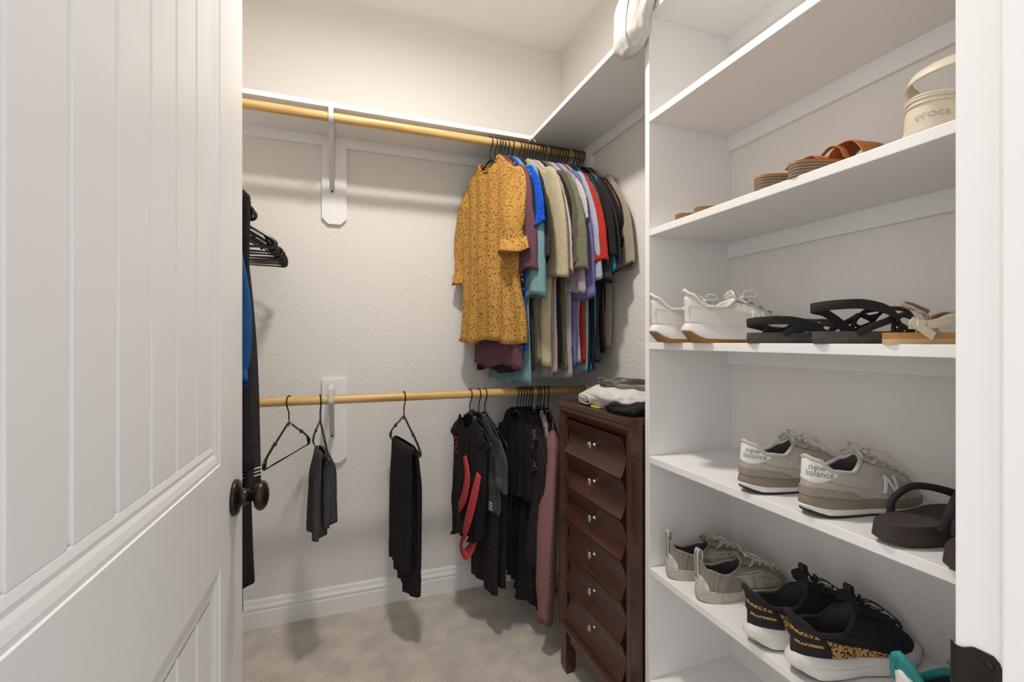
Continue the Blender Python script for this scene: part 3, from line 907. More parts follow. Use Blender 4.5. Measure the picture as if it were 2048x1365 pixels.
# ---- lower rod, left to centre
def hx(px): return xr(px)
hanger((-0.184, RY, RZL), A90 - R(17), 'empty black plastic hanger, leftmost on the lower rod', ry=R(0))
tg_ = MB().tube(cr([(0, 0, 0), (0.008, 0, 0.006), (0.012, 0, -0.004), (0.004, 0, -0.010), (-0.004, 0, -0.02)], 4), 0.0015, 6)
o = tag(tg_.obj('plastic_loop', M_whiteplastic, smooth=True), 'small white loop tied round the neck of the leftmost empty hanger', 'tie')
o.location = (-0.186, RY - 0.004, RZL - 0.078)
hanger((-0.075, RY, RZL), A90 + R(10), 'black plastic hanger holding the washed charcoal shorts')
drape((-0.075, RY, RZL), A90 + R(10), M_graycharcoal, 'washed charcoal grey shorts folded over a hanger on the lower rod', 'shorts', -0.11, 0.045, 0.31, 0.27, th=0.014, fold=0.018, seed=4, name='folded_shorts', taper=1.35)
hanger((0.242, RY, RZL), A90 + R(10), 'black plastic hanger holding the long black trousers')
drape((0.242, RY, RZL), A90 + R(10), M_black, 'long black trousers folded over a hanger in the middle of the lower rod', 'trousers', -0.14, 0.125, 0.50, 0.60, th=0.018, fold=0.010, seed=9, name='folded_trousers', taper=0.78, cuff=True)

# sports top with coral trim
hanger((0.521, RY, RZL), A90 + R(10), 'black plastic hanger holding the black top with coral trim')
t = tee((0.521, RY, RZL), A90 + R(10), M_black, 'black sports top with wavy coral trim hanging on the lower rod', 'top', seed=31, hw=0.15, hem=-0.60, slv=False, collar=False, neck=0.05, shoulder=0.20, th=0.02, fold=0.012, name='sports_top', flare=-0.35, body_top=-0.10)
def trim_strip(pts, wd, par, m=M_coral, name='trim'):
    MB().ribbon(cr(pts, 8), wd, 0.004, up=(0, 1, 0), scale=lambda q: 0.35 + 0.65 * math.sin(PI * min(1, q * 1.1 + 0.1)) ** 0.7).obj(name, m, par, smooth=True)
trim_strip([(-0.02, 0.034, -0.26), (-0.06, 0.040, -0.34), (-0.02, 0.040, -0.44), (0.05, 0.040, -0.52), (0.06, 0.036, -0.60)], 0.05, t)
trim_strip([(-0.16, 0.036, -0.30), (-0.13, 0.044, -0.40), (-0.08, 0.044, -0.50), (-0.02, 0.040, -0.60), (0.02, 0.034, -0.66)], 0.055, t)
trim_strip([(-0.02, -0.02, -0.52), (-0.05, 0.0, -0.60), (-0.03, 0.03, -0.67), (0.03, 0.03, -0.66), (0.05, 0.0, -0.58)], 0.05, t)
tv, tf = text_mesh('NO', 0.05)
MB().add([(p.y * 1.0 - 0.0 + 0.075, 0.030 , -0.23 - p.x * 1.0) for p in tv], tf).obj('lettering', M_coral, t)
# grey tee and strap
hanger((0.560, RY, RZL), A90 + R(9), 'black plastic hanger holding the grey marl sports tee')
t = tee((0.560, RY, RZL), A90 + R(9), M_graycharcoal, 'charcoal marl sports tee with small white bars on its hem', 'shirt', seed=33, hw=0.20, hem=-0.47, slv_end=(0.20, -0.36), slv_w=0.05, name='t_shirt', th=0.01)
for k in range(3):
    MB().box(-0.175, -0.145, 0.0, 0.001, -0.425 - k * 0.012, -0.419 - k * 0.012).obj('printed_bar', M_whitecloth, t).location = (0, 0.022, 0)
MB().tube(cr([(0.0, 0.02, -0.10), (-0.04, 0.03, -0.13), (-0.09, 0.03, -0.16), (-0.12, 0.035, -0.26), (-0.13, 0.03, -0.33)], 6), 0.006, 8).obj('strap', M_grey, t, smooth=True)
hanger((0.588, RY, RZL), A90 + R(8), 'black plastic hanger holding the straight black trousers')
drape((0.588, RY, RZL), A90 + R(8), M_black, 'straight black trousers folded over a hanger beside the charcoal marl tee', 'trousers', -0.16, 0.10, 0.62, 0.60, th=0.014, fold=0.012, seed=19, name='folded_trousers', taper=1.0)

LOWER = [
 (0.738, 2, M_black, -0.44, 0.215, (0.225, -0.50), 0.06, 'black cropped jacket with folded cuff, first in the dark cluster on the lower rod', 'jacket', dict(name='jacket', th=0.012, slv_th=0.018)),
 (0.753, 0, M_black, -0.86, 0.18, (0.215, -0.70), 0.05, 'long black ribbed dress in the dark cluster on the lower rod', 'dress', dict(name='dress', th=0.014, fold=0.014)),
 (0.767, -2, M_black2, -0.80, 0.19, (0.22, -0.55), 0.055, 'charcoal long top behind the black ribbed dress', 'shirt', dict(name='long_top', th=0.01, fold=0.012)),
 (0.781, -3.5, M_black, -0.74, 0.20, (0.225, -0.68), 0.045, 'black long-sleeved top with gathered cuff hanging forward', 'shirt', dict(name='long_top', slv_prof=lambda t: (interp([(0, .05), (.4, .045), (.75, .05), (.84, .055), (.92, .045), (1, .03)], t), interp([(0, .01), (.6, .018), (.82, .034), (.92, .036), (1, .02)], t)), sdy=.04)),
 (0.795, -5, M_maroon, -0.86, 0.19, (0.22, -0.40), 0.05, 'maroon dress whose hem shows low behind the black clothes', 'dress', dict(name='dress')),
 (0.808, -6.5, M_black, -0.90, 0.20, (0.215, -0.60), 0.05, 'black tunic just in front of the lace-up top', 'tunic', dict(name='tunic', th=0.01, fold=0.012)),
]
for i, (x, ang, m, hem, hw, se, sw, lab, cat, kw) in enumerate(LOWER):
    hanger((x, RY, RZL), A90 + R(ang), 'black plastic hanger on the lower rod holding the ' + ['cropped jacket', 'black ribbed dress', 'charcoal long top', 'gathered-cuff top', 'maroon dress', 'black tunic'][i])
    a = dict(seed=60 + i, hem=hem, hw=hw, slv_end=se, slv_w=sw, group=None); a.update(kw)
    tee((x, RY, RZL), A90 + R(ang), m, lab, cat, **a)
# lace-up distressed black top
LX, LA = 0.810, -13
hanger((LX, RY, RZL), A90 + R(LA), 'black plastic hanger on the lower rod holding the lace-up top')
t = tee((LX, RY, RZL), A90 + R(LA), M_black2, 'distressed black top with looped lacing down its front edge', 'top', seed=77, hw=0.20, hem=-0.66, slv_end=(0.225, -0.34), slv_w=0.05, name='laced_top', th=0.010, fold=0.012)
M_fray = fabric('frayed_grey_thread', '#5b534d')
for k in range(8):
    z = -0.17 - k * 0.042
    x = -0.215 - 0.010 * math.sin(k * 1.7)
    pts = cr([(x, 0.012, z), (x - 0.022, 0.030, z - 0.012), (x - 0.026, 0.036, z - 0.038), (x - 0.006, 0.040, z - 0.05), (x + 0.012, 0.022, z - 0.03)], 5, loop=True)
    MB().tube(pts, 0.0042, 6, loop=True).obj('lacing', M_black, t, smooth=True)
rr_ = random.Random(8)
for k in range(3):
    cx, cz = ((-0.225, -0.15), (-0.20, -0.21), (-0.235, -0.27))[k]
    fr = MB()
    for q in range(26):
        a_ = 2 * PI * q / 26
        p = Vector((cx + .026 * math.cos(a_), .030 + .004 * math.sin(3 * a_), cz + .018 * math.sin(a_)))
        d = Vector((rr_.uniform(-1, 1), rr_.uniform(.2, 1), rr_.uniform(-1, 1))) * .011
        fr.tube([p, p + d * .6 + Vector((0, 0, .002)), p + d], .0010, 4)
    fr.tube([(cx + .026 * math.cos(2 * PI * q / 26), .030 + .004 * math.sin(6 * PI * q / 26), cz + .018 * math.sin(2 * PI * q / 26)) for q in range(26)], .0035, 6, loop=True)
    fr.obj('frayed_edge', M_fray, t, smooth=True)
tv, tf = text_mesh('E', 0.032)
MB().add([(p.x - 0.165, 0.046, p.y - 0.33) for p in tv], tf).obj('lettering', M_whitecloth, t)
for i, (x, ang, m, hem, lab) in enumerate(((0.838, -9, M_white, -0.5, 'off-white camisole glimpsed beside the lace-up top'), (0.851, -10, M_dbrown, -0.6, 'dark brown top hanging between the lace-up top and the pink sweatshirt'))):
    hanger((x, RY, RZL), A90 + R(ang), 'black plastic hanger on the lower rod holding the ' + ['off-white camisole', 'dark brown top'][i])
    tee((x, RY, RZL), A90 + R(ang), m, lab, 'top', seed=90 + i, hw=0.20, hem=hem, slv=False, name='camisole' if i == 0 else 'sleeveless_top')
hanger((0.870, RY, RZL), A90 - R(12), 'black plastic hanger on the lower rod holding the pink sweatshirt')
tee((0.870, RY, RZL), A90 - R(12), M_dusty, 'dusty pink sweatshirt on the lower rod next to the drawer chest', 'sweatshirt', seed=99, hw=0.225, hem=-0.80, slv_end=(0.30, -0.86), slv_th=0.03, th=0.02, name='sweatshirt', fold=0.008, sdy=.062, shift=.03,
    slv_prof=lambda t: (interp([(0, 0.05), (0.25, 0.085), (0.55, 0.085), (0.86, 0.062), (0.9, 0.052), (1, 0.050)], t), interp([(0, 0.01), (0.3, 0.03), (0.86, 0.03), (0.9, 0.024), (1, 0.024)], t)))
hanger((0.890, RY, RZL), A90 - R(12), 'black plastic hanger on the lower rod behind the pink sweatshirt')

# ---- left wall rod
for k in range(13):
    y = 1.66 + k * 0.034
    hanger((XLR, y, ZLR), R(random.Random(k).uniform(-2.5, 2.5)), 'black plastic hanger in the stack of empty ones on the left wall rod', group='empty hangers stacked on the left wall rod', ry=R(random.Random(k + 50).uniform(-1.5, 1.5)))
LG = [
 (1.130, M_blue, -0.62, 'steel blue blouse with gathered cuff peeking out beside the door edge', 'blouse', dict(hw=0.165, shoulder=0.180, slv_x=0.170, slv_end=(0.194, -0.60), slv_th=0.02, name='blouse', slv_prof=lambda t: (interp([(0, 0.02), (0.4, 0.022), (0.75, 0.034), (0.90, 0.030), (0.94, 0.018), (1, 0.026)], t), 0.018))),
 (1.175, M_black, -0.80, 'long black knit cardigan hanging on the left wall rod', 'cardigan', dict(hw=0.214, shoulder=0.214, slv=False, th=0.014, name='cardigan', flare=0.06)),
 (1.22, M_black2, -0.76, 'charcoal jacket with white striped cuffs behind the black cardigan', 'jacket', dict(hw=0.20, shoulder=0.205, slv_x=0.17, slv_end=(0.205, -0.845), slv_th=0.02, name='jacket', slv_prof=lambda t: (interp([(0, 0.02), (1, 0.024)], t), 0.018))),
 (1.27, M_black, -1.10, 'long black dress reaching low on the left wall rod', 'dress', dict(hw=0.195, shoulder=0.20, slv=False, name='dress', th=0.02, flare=0.08)),
 (1.31, M_teal, -1.17, 'sea green dress with only its hem showing behind the black one', 'dress', dict(hw=0.17, shoulder=0.18, slv=False, name='dress')),
]
for i, (y, m, hem, lab, cat, kw) in enumerate(LG):
    hanger((XLR, y, ZLR), 0, 'black plastic hanger on the left wall rod holding the ' + ['steel blue blouse', 'black knit cardigan', 'striped-cuff jacket', 'long black dress', 'sea green dress'][i])
    a = dict(seed=120 + i, hem=hem, wall=False); a.update(kw)
    tt_ = tee((XLR, y, ZLR), 0, m, lab, cat, **a)
    if i == 2:
        for k in range(3):
            MB().tube([(0.185, -0.020, -0.800 - k * 0.008), (0.205, -0.024, -0.803 - k * 0.008), (0.232, -0.008, -0.80 - k * 0.008)], 0.0018, 6).obj('cuff_stripe', M_whitecloth, tt_, smooth=True)


# ------------------------------------------------------------------ shoes
M_nbsuede = mat('grey_suede', '#b3aba0', rough=0.9, var=0.07, vscale=120, bump=0.3, bscale=500, bdist=0.0005)
M_nbmesh = mat('pale_grey_mesh', '#bdb6ac', rough=0.85, bump=0.5, bscale=600, bdist=0.0006)
M_nbwhite = mat('white_leather', '#e4e2df', rough=0.5)
M_nbtext = mat('grey_print', '#85817d', rough=0.7)
M_nbmid = mat('taupe_foam', '#857a69', rough=0.8)
M_nbmid2 = mat('taupe_ridged_foam', '#978d7e', rough=0.7)
M_outblack = mat('black_rubber', '#2c2826', rough=0.8)
M_solewhite = mat('white_foam', '#dcd8d4', rough=0.6)
M_shoewhite = mat('white_mesh', '#d8d3c9', rough=0.85, bump=0.5, bscale=520, bdist=0.0006)
M_shoewhite2 = mat('white_overlay', '#e0dcd3', rough=0.5)
M_gum = mat('gum_rubber', '#9a6a2c', rough=0.6)
M_lin = mat('dark_shoe_lining', '#38373c', rough=0.95)
M_lace_c = mat('cream_lace', '#c9c2b6', rough=0.9, bump=0.5, bscale=900)
M_knitgrey = mat('grey_knit', '#a59d90', rough=0.9)
def knit(nt, b, tc, sc=330, c0='#7f776b', c1='#aaa295'):
    N = nt.nodes; L = nt.links
    v = N.new('ShaderNodeTexVoronoi'); v.inputs['Scale'].default_value = sc; v.inputs['Randomness'].default_value = 0.15
    L.new(tc.outputs['Object'], v.inputs['Vector'])
    c = N.new('ShaderNodeValToRGB'); e = c.color_ramp.elements
    e[0].position = 0.2; e[0].color = srgb(c1); e[1].position = 0.62; e[1].color = srgb(c0)
    L.new(v.outputs['Distance'], c.inputs[0]); L.new(c.outputs[0], b.inputs['Base Color'])
    bp = N.new('ShaderNodeBump'); bp.inputs['Strength'].default_value = 0.4; bp.inputs['Distance'].default_value = 0.0008; bp.invert = True
    L.new(v.outputs['Distance'], bp.inputs['Height']); L.new(bp.outputs[0], b.inputs['Normal'])
M_knit = mat('taupe_knit', '#a59d90', rough=0.9, build=knit)
M_perf = mat('perforated_taupe', '#a9a194', rough=0.7, build=lambda nt, b, tc: knit(nt, b, tc, 190, '#b0a899', '#3d3832'))
MATS['perforated_taupe'].node_tree.nodes['Color Ramp'].color_ramp.elements[0].position = 0.24
MATS['perforated_taupe'].node_tree.nodes['Color Ramp'].color_ramp.elements[1].position = 0.30
M_blackknit = mat('black_knit', '#141318', rough=0.9, build=lambda nt, b, tc: knit(nt, b, tc, 380, '#0c0b0f', '#1d1b22'))
M_blacksuede = mat('black_suede', '#242227', rough=0.95, var=0.2, vscale=80)
M_leopard = print_mat('leopard_fabric', '#b9905c', ['#3a2417'], scale=190, thr=0.42, dist=0.6, dens=0.95)
M_tealshoe = mat('teal_knit', '#2b8c8a', rough=0.8, bump=0.5, bscale=500, bdist=0.0006)
M_patins = mat('patterned_insole', '#a9a596', rough=0.9, var=0.35, vscale=60)
M_darkeva = mat('dark_brown_foam', '#3a302b', rough=0.75, bump=0.3, bscale=300, bdist=0.0006)
M_blackstrap = mat('black_webbing', '#1d1b1d', rough=0.85, bump=0.5, bscale=600, bdist=0.0006)
M_greysole = mat('worn_grey_sole', '#4a4542', rough=0.85, var=0.2, vscale=40)
M_tansole = mat('tan_footbed', '#b07c3c', rough=0.6, var=0.15, vscale=30)
M_tanedge = mat('pale_tan_edge', '#c0a883', rough=0.7)
M_creamstrap = mat('cream_leather', '#cbc1ae', rough=0.5)
M_taupestrap = mat('taupe_leather', '#8f7d67', rough=0.5)
def stack_rings(nt, b, tc):
    N = nt.nodes; L = nt.links
    w_ = N.new('ShaderNodeTexWave'); w_.wave_type = 'BANDS'; w_.bands_direction = 'Z'; w_.inputs['Scale'].default_value = 55; w_.inputs['Distortion'].default_value = 0.6
    L.new(tc.outputs['Object'], w_.inputs[0])
    c = N.new('ShaderNodeValToRGB'); e = c.color_ramp.elements
    e[0].color = srgb('#5a4939'); e[1].color = srgb('#947d66')
    L.new(w_.outputs[0], c.inputs[0]); L.new(c.outputs[0], b.inputs['Base Color'])
M_cork = mat('stacked_brown_sole', '#86694c', rough=0.8, build=stack_rings)
M_cognac = mat('cognac_leather', '#a4602a', rough=0.5, var=0.1, vscale=20)
M_gold = mat('gold_stud', '#c69a4a', rough=0.3, metal=1.0)
M_cromat = mat('cream_rubber', '#d8cdb8', rough=0.5)
M_crotext = mat('cream_rubber_embossed', '#b9ac92', rough=0.45)

def sgp(v, p): return math.copysign(abs(v) ** p, v)

class Shoe:
    def __init__(s, L=0.27, W=((0, .031), (.15, .034), (.4, .032), (.68, .046), (.85, .044), (1, .034)), zs=((0, .036), (.5, .028), (1, .024)), xo=.072, ro=.060, wo=.029,
                 zo=((0, .096), (.25, .080), (.55, .064), (.8, .078), (1, .100)), h1=((0, .056), (.2, .060), (.45, .056), (.8, .058), (1, .064)), a1=((0, .10), (.3, .06), (.6, .02), (1, -.04)), asym=0.003, lean=0.0, po=1.0):
        s.L, s.W, s.zs, s.xo, s.ro, s.wo, s.zo, s.h1, s.a1, s.asym, s.lean, s.po = L, W, zs, xo, ro, wo, zo, h1, a1, asym, lean, po
    def out(s, f, o=0.0):
        x = s.L / 2 + (s.L / 2) * math.cos(f)
        w_ = interp(s.W, x / s.L)
        y = sgp(math.sin(f), .74) * w_ + s.asym * math.sin(PI * min(1, x / s.L)) * (1 if x > s.L * .4 else .6)
        return Vector((x + o * math.cos(f), y + o * sgp(math.sin(f), .8), 0))
    def u(s, f):
        f = f % (2 * PI)
        return (f if f <= PI else 2 * PI - f) / PI
    def S(s, f, t):
        u = s.u(f)
        p0 = s.out(f, -0.002); p0.z = interp(s.zs, p0.x / s.L)
        p2 = Vector((s.xo + s.ro * math.cos(f), s.asym * .4 + s.wo * sgp(math.sin(f), s.po), interp(s.zo, u)))
        if s.lean: p2.x -= s.lean * max(0, u - .6) / .4
        p1 = p0.lerp(p2, interp(s.a1, u)); p1.z = interp(s.h1, u)
        return p0 * (1 - t) ** 2 + p1 * 2 * t * (1 - t) + p2 * t * t
    def Nn(s, f, t):
        e = 1e-3
        a = s.S(f + e, t) - s.S(f - e, t)
        b = s.S(f, min(1, t + e)) - s.S(f, max(0, t - e))
        n = a.cross(b)
        if n.length < 1e-12: return Vector((0, 0, 1))
        n.normalize()
        c = s.S(f, t) - Vector((s.L * .45, 0, .02))
        return n if n.dot(c) > 0 else -n
    def P(s, f, t, off=0.0): return s.S(f, t) + s.Nn(f, t) * off
    def upper(s, m, par, lin=None, name='upper', nf=72, nt_=16):
        rings = [[s.S(2 * PI * i / nf, j / nt_) for i in range(nf)] for j in range(nt_ + 1)]
        MB().rings([[p - Vector((0, 0, 0.004)) for p in rings[0]]] + rings, cap=False).obj(name, m, par, smooth=True)
        # lining from the opening down to the footbed
        op = rings[-1]; cen = sum(op, Vector()) / nf
        inn = []
        for k, (sc, dz) in enumerate(((0.94, 0.0), (0.88, -0.006), (0.90, None), (0.7, None))):
            r_ = []
            for p in op:
                q = cen + (p - cen) * sc
                q.z = p.z + dz if dz is not None else 0.040
                if k >= 2 and p.x > s.xo: q.x += (p.x - s.xo) * .6
                r_.append(q)
            inn.append(r_)
        MB().rings([op] + inn, cap=False).add([p.copy() for p in inn[-1]], [tuple(range(nf))]).obj('lining', lin or M_lin, par, smooth=True)
    def collar(s, m, par, r=0.0038, name='collar', dz=0.0):
        pts = [s.S(2 * PI * i / 60, 1.0) + Vector((0, 0, dz)) for i in range(60)]
        MB().tube(pts, r, 8, loop=True).obj(name, m, par, smooth=True)
    def sole(s, layers, par, nf=72, spring=0.010, bevel=0.008, grooves=None):
        """layers: (name, material, z0frac, z1frac, outset0, outset1)"""
        for (nm, m, a, b, o0, o1) in layers:
            rings = []
            K = 6
            for k in range(K + 1):
                t = k / K
                fr = a + (b - a) * t
                rr = []
                for i in range(nf):
                    f = 2 * PI * i / nf
                    oo = (o0 + (o1 - o0) * t)
                    if callable(oo): oo = oo(f)
                    oo += 0.0018 * math.sin(PI * t)
                    p = s.out(f, oo)
                    xx = max(0, min(1, p.x / s.L))
                    top = interp(s.zs, xx) + 0.001
                    bot = spring * max(0, (xx - .72) / .28) ** 2 + bevel * max(0, (.14 - xx) / .14) ** 2
                    p.z = bot + (top - bot) * fr
                    if bevel > 0.009 and xx < .1: p.x += (fr < .3) * 0.004
                    rr.append(p)
                rings.append(rr)
            MB().rings(rings).obj(nm, m, par, smooth=True, mods=(('EDGE_SPLIT', dict(split_angle=R(50))),))
    def patch(s, f0, f1, t0, t1, off, m, par, name, n=28, k=10):
        """t0,t1 may be functions of q in 0..1"""
        g = lambda v, q: v(q) if callable(v) else v
        rings = []
        for i in range(n + 1):
            q = i / n; f = f0 + (f1 - f0) * q
            a, b = g(t0, q), g(t1, q)
            if b - a < 0.004: b = a + 0.004
            col_ = [s.P(f, a, -0.0005)] + [s.P(f, a + (b - a) * j / k, off) for j in range(k + 1)] + [s.P(f, b, -0.0005)]
            rings.append(col_)
        mb = MB().rings(rings, cap=False, closed=False)
        return mb.obj(name, m, par, smooth=True)
    def stroke(s, pts, wd, m, par, name, off=0.0018, th=0.0016, dens=6):
        P3 = []; Ns = []
        for (a, b), (c, d) in zip(pts, pts[1:]):
            for j in range(dens):
                q = j / dens; f, t = a + (c - a) * q, b + (d - b) * q
                P3.append(s.P(f, t, off)); Ns.append(s.Nn(f, t))
        f, t = pts[-1]; P3.append(s.P(f, t, off)); Ns.append(s.Nn(f, t))
        return MB().ribbon(P3, wd, th, up=lambda i, n: Ns[i]).obj(name, m, par, smooth=False)
    def frame(s, f0, t0, roll=0.0):
        """flat sheet coordinates around a point, laid down onto the surface"""
        c = s.S(f0, t0); n = s.Nn(f0, t0)
        up = Vector((0, 0, 1)); up = (up - n * up.dot(n)).normalized()
        rt = up.cross(n).normalized()
        rt, up = rt * math.cos(roll) + up * math.sin(roll), up * math.cos(roll) - rt * math.sin(roll)
        def pj(x, y, off):
            tg = c + rt * x + up * y
            f, t = f0, t0
            for _ in range(7):
                e = 1e-3
                p = s.S(f, t); a = (s.S(f + e, t) - p) / e; b = (s.S(f, t + e) - p) / e; d = tg - p
                aa, bb, ab, ad, bd = a.dot(a), b.dot(b), a.dot(b), a.dot(d), b.dot(d)
                det = aa * bb - ab * ab
                if abs(det) < 1e-14: break
                f += max(-.3, min(.3, (ad * bb - bd * ab) / det)); t += max(-.2, min(.2, (bd * aa - ad * ab) / det))
                t = max(0.0, min(0.999, t))
            return s.P(f, t, off), s.Nn(f, t)
        return pj
    def stroke2(s, fr, pts, wd, m, par, name, off=0.002, th=0.0016, dens=6):
        P3 = []; Ns = []
        for (a, b), (c, d) in zip(pts, pts[1:]):
            for j in range(dens):
                q = j / dens; p, n = fr(a + (c - a) * q, b + (d - b) * q, off); P3.append(p); Ns.append(n)
        p, n = fr(pts[-1][0], pts[-1][1], off); P3.append(p); Ns.append(n)
        return MB().ribbon(P3, wd, th, up=lambda i, n: Ns[i]).obj(name, m, par, smooth=False)
    def letter(s, fr, h, w_, wd, m, par, name, off):
        a, b = -w_ / 2, w_ / 2
        mb = None
        for pts in ([(a, -h / 2), (a, h / 2)], [(a, h / 2 - wd * .3), (b, -h / 2 + wd * .3)], [(b, -h / 2), (b, h / 2)]):
            s.stroke2(fr, pts, wd, m, par, name, off=off)
    def text(s, txt, size, f0, t0, m, par, name='lettering', off=0.0016, roll=0.0):
        tv, tf = text_mesh(txt, size)
        fr = s.frame(f0, t0, roll)
        v = [fr(p.x, p.y, off)[0] for p in tv]
        MB().add(v, tf).obj(name, m, par)
    def laces(s, m, par, rows=((.90, .62), (.78, .42), (.66, .32), (.54, .26), (.42, .22)), w_=0.0072, bow=True, cross=True):
        mb = MB()
        R_ = rows
        for i, (t, f) in enumerate(R_):
            pts = [s.P(f, t, .001), s.P(f * .6, t, .004), s.P(0, t, .006), s.P(-f * .6, t, .004), s.P(-f, t, .001)]
            if cross and i + 1 < len(R_):
                t2, f2 = R_[i + 1]
                pts = [s.P(f, t, .001), s.P(f * .5 + .0, (t * .75 + t2 * .25), .005), s.P(0, (t + t2) / 2, .0065), s.P(-f2 * .5, (t * .25 + t2 * .75), .005), s.P(-f2, t2, .001)]
                mb.ribbon(cr(pts, 4), w_, 0.0018, up=(0, 0, 1))
                pts = [Vector((p.x, 2 * s.P(0, .5).y - p.y, p.z + .0015)) for p in pts]
            mb.ribbon(cr(pts, 4), w_, 0.0018, up=(0, 0, 1))
        mb.obj('lace', m, par, smooth=True)
        if bow:
            c = s.P(0, .93, .009)
            b = MB()
            for sg in (-1, 1):
                b.ribbon(cr([c, c + Vector((-.004, sg * .016, .014)), c + Vector((.004, sg * .036, .012)), c + Vector((.012, sg * .034, .000)), c + Vector((.004, sg * .014, .001)), c], 6), w_ * .8, .0018, up=(0.3, 0, 1))
                b.ribbon(cr([c, c + Vector((.014, sg * .014, .004)), c + Vector((.035, sg * .030, -.010)), c + Vector((.050, sg * .040, -.026))], 6), w_ * .8, .0018, up=(0, 0, 1))
            b.tube([c + Vector((0, -.006, .001)), c + Vector((0, .006, .001))], .005, 8)
            b.obj('bow', m, par, smooth=True)
    def tongue(s, m, par, ht=.020, wd=.024):
        rings = []
        base = [s.P(0, .55, .001), s.P(0, .8, .003), s.P(0, 1, .002), s.P(0, 1, 0) + Vector((-.006, 0, ht * .5)), s.P(0, 1, 0) + Vector((-.010, 0, ht))]
        pts = cr(base, 5); n = len(pts)
        for i, p in enumerate(pts):
            q = i / (n - 1)
            w_ = wd * (.6 + .4 * q) * (1 - .35 * max(0, (q - .85) / .15) ** 2)
            ring = []
            for k in range(13):
                a = -1 + 2 * k / 12
                ring.append(p + Vector((0.004 * a * a * -1, a * w_, -.012 * a * a * (.5 + .5 * q))))
            rings.append(ring)
        link('tongue', MB().rings(rings, cap=False, closed=False).mesh(), m, par, True, (('SOLIDIFY', dict(thickness=0.004, offset=0)),))

def place(o, x, y, z, rz): o.location = (x, y, z); o.rotation_euler = (0, 0, R(rz))

# ---- grey retro running shoes (shelf z=0.896)
def retro():
    t = empty('sneaker')
    s = Shoe(L=.272, zs=((0, .040), (.45, .030), (1, .022)), zo=((0, .106), (.2, .096), (.42, .080), (.62, .084), (.82, .104), (1, .109)), ro=.058, xo=.066, wo=.030, h1=((0, .058), (.2, .068), (.45, .062), (.8, .070), (1, .078)))
    s.sole((('outsole', M_outblack, 0, .14, .003, .003), ('midsole_foam', M_solewhite, .14, .42, .004, .004), ('midsole', M_nbmid, .42, 1.0, .003, -.001)), t, bevel=.010)
    s.upper(M_nbmesh, t)
    s.collar(M_nbmesh, t, .0042)
    PI2 = 2 * PI
    # suede foxing round the heel and side
    s.patch(PI * .62, PI * 1.62, -.0, lambda q: .34 + .16 * math.exp(-((q - .5) / .22) ** 2) - .12 * abs(q - .5), .0012, M_nbsuede, t, 'suede_foxing', 48)
    # toe mudguard
    s.patch(-PI * .34, PI * .34, 0, lambda q: .34 + .30 * math.sin(PI * q) , .0012, M_nbsuede, t, 'toe_guard', 36)
    # white heel tab with print
    s.patch(PI * .76, PI * 1.36, lambda q: .46 + .42 * abs(2 * q - 1) ** 3 - .12 * math.sin(PI * q), lambda q: .985 - .10 * abs(2 * q - 1) ** 2.5, .0020, M_nbwhite, t, 'heel_tab', 40)
    s.text('new', .0165, PI * 1.16, .80, M_nbtext, t, off=.0030, roll=-.12)
    s.text('balance', .0165, PI * 1.17, .63, M_nbtext, t, off=.0030, roll=-.12)
    s.text('new', .0165, PI * .84, .80, M_nbtext, t, off=.0030, roll=.12)
    s.text('balance', .0165, PI * .83, .63, M_nbtext, t, off=.0030, roll=.12)
    # ridged heel wedge
    for k in range(5):
        s.stroke([(PI * (.86 - .0 * k), .02 + .045 * k), (PI, .02 + .045 * k), (PI * 1.2, .02 + .042 * k), (PI * (1.42 - .012 * k), .01 + .030 * k)], .0032, M_nbmid2, t, 'heel_ridge', off=.0024, th=.0028, dens=8)
    # saddle and N
    s.patch(PI * 1.50, PI * 1.72, .12, .86, .0014, M_nbsuede, t, 'side_saddle', 20)
    for f_, r_ in ((PI * 1.605, -.1), (PI * .395, .1)):
        fr = s.frame(f_, .45, r_)
        s.letter(fr, .036, .024, .0100, M_nbtext, t, 'letter_edge', .0022)
        s.letter(fr, .034, .024, .0070, M_nbwhite, t, 'letter', .0032)
    s.tongue(M_nbmesh, t, .016)
    s.laces(M_lace_c, t)
    return t
r0 = retro()
r0.name = 'sneaker'
place(r0, .802, .757, ZS[2], -9)
tag(r0, 'grey suede sneaker with white printed heel tab, farther one of its pair', 'shoe')
r1 = copy_tree(r0); place(r1, .803, .617, ZS[2], -7)
tag(r1, 'grey suede sneaker with white printed heel tab, nearer one beside the brown flip-flops', 'shoe')

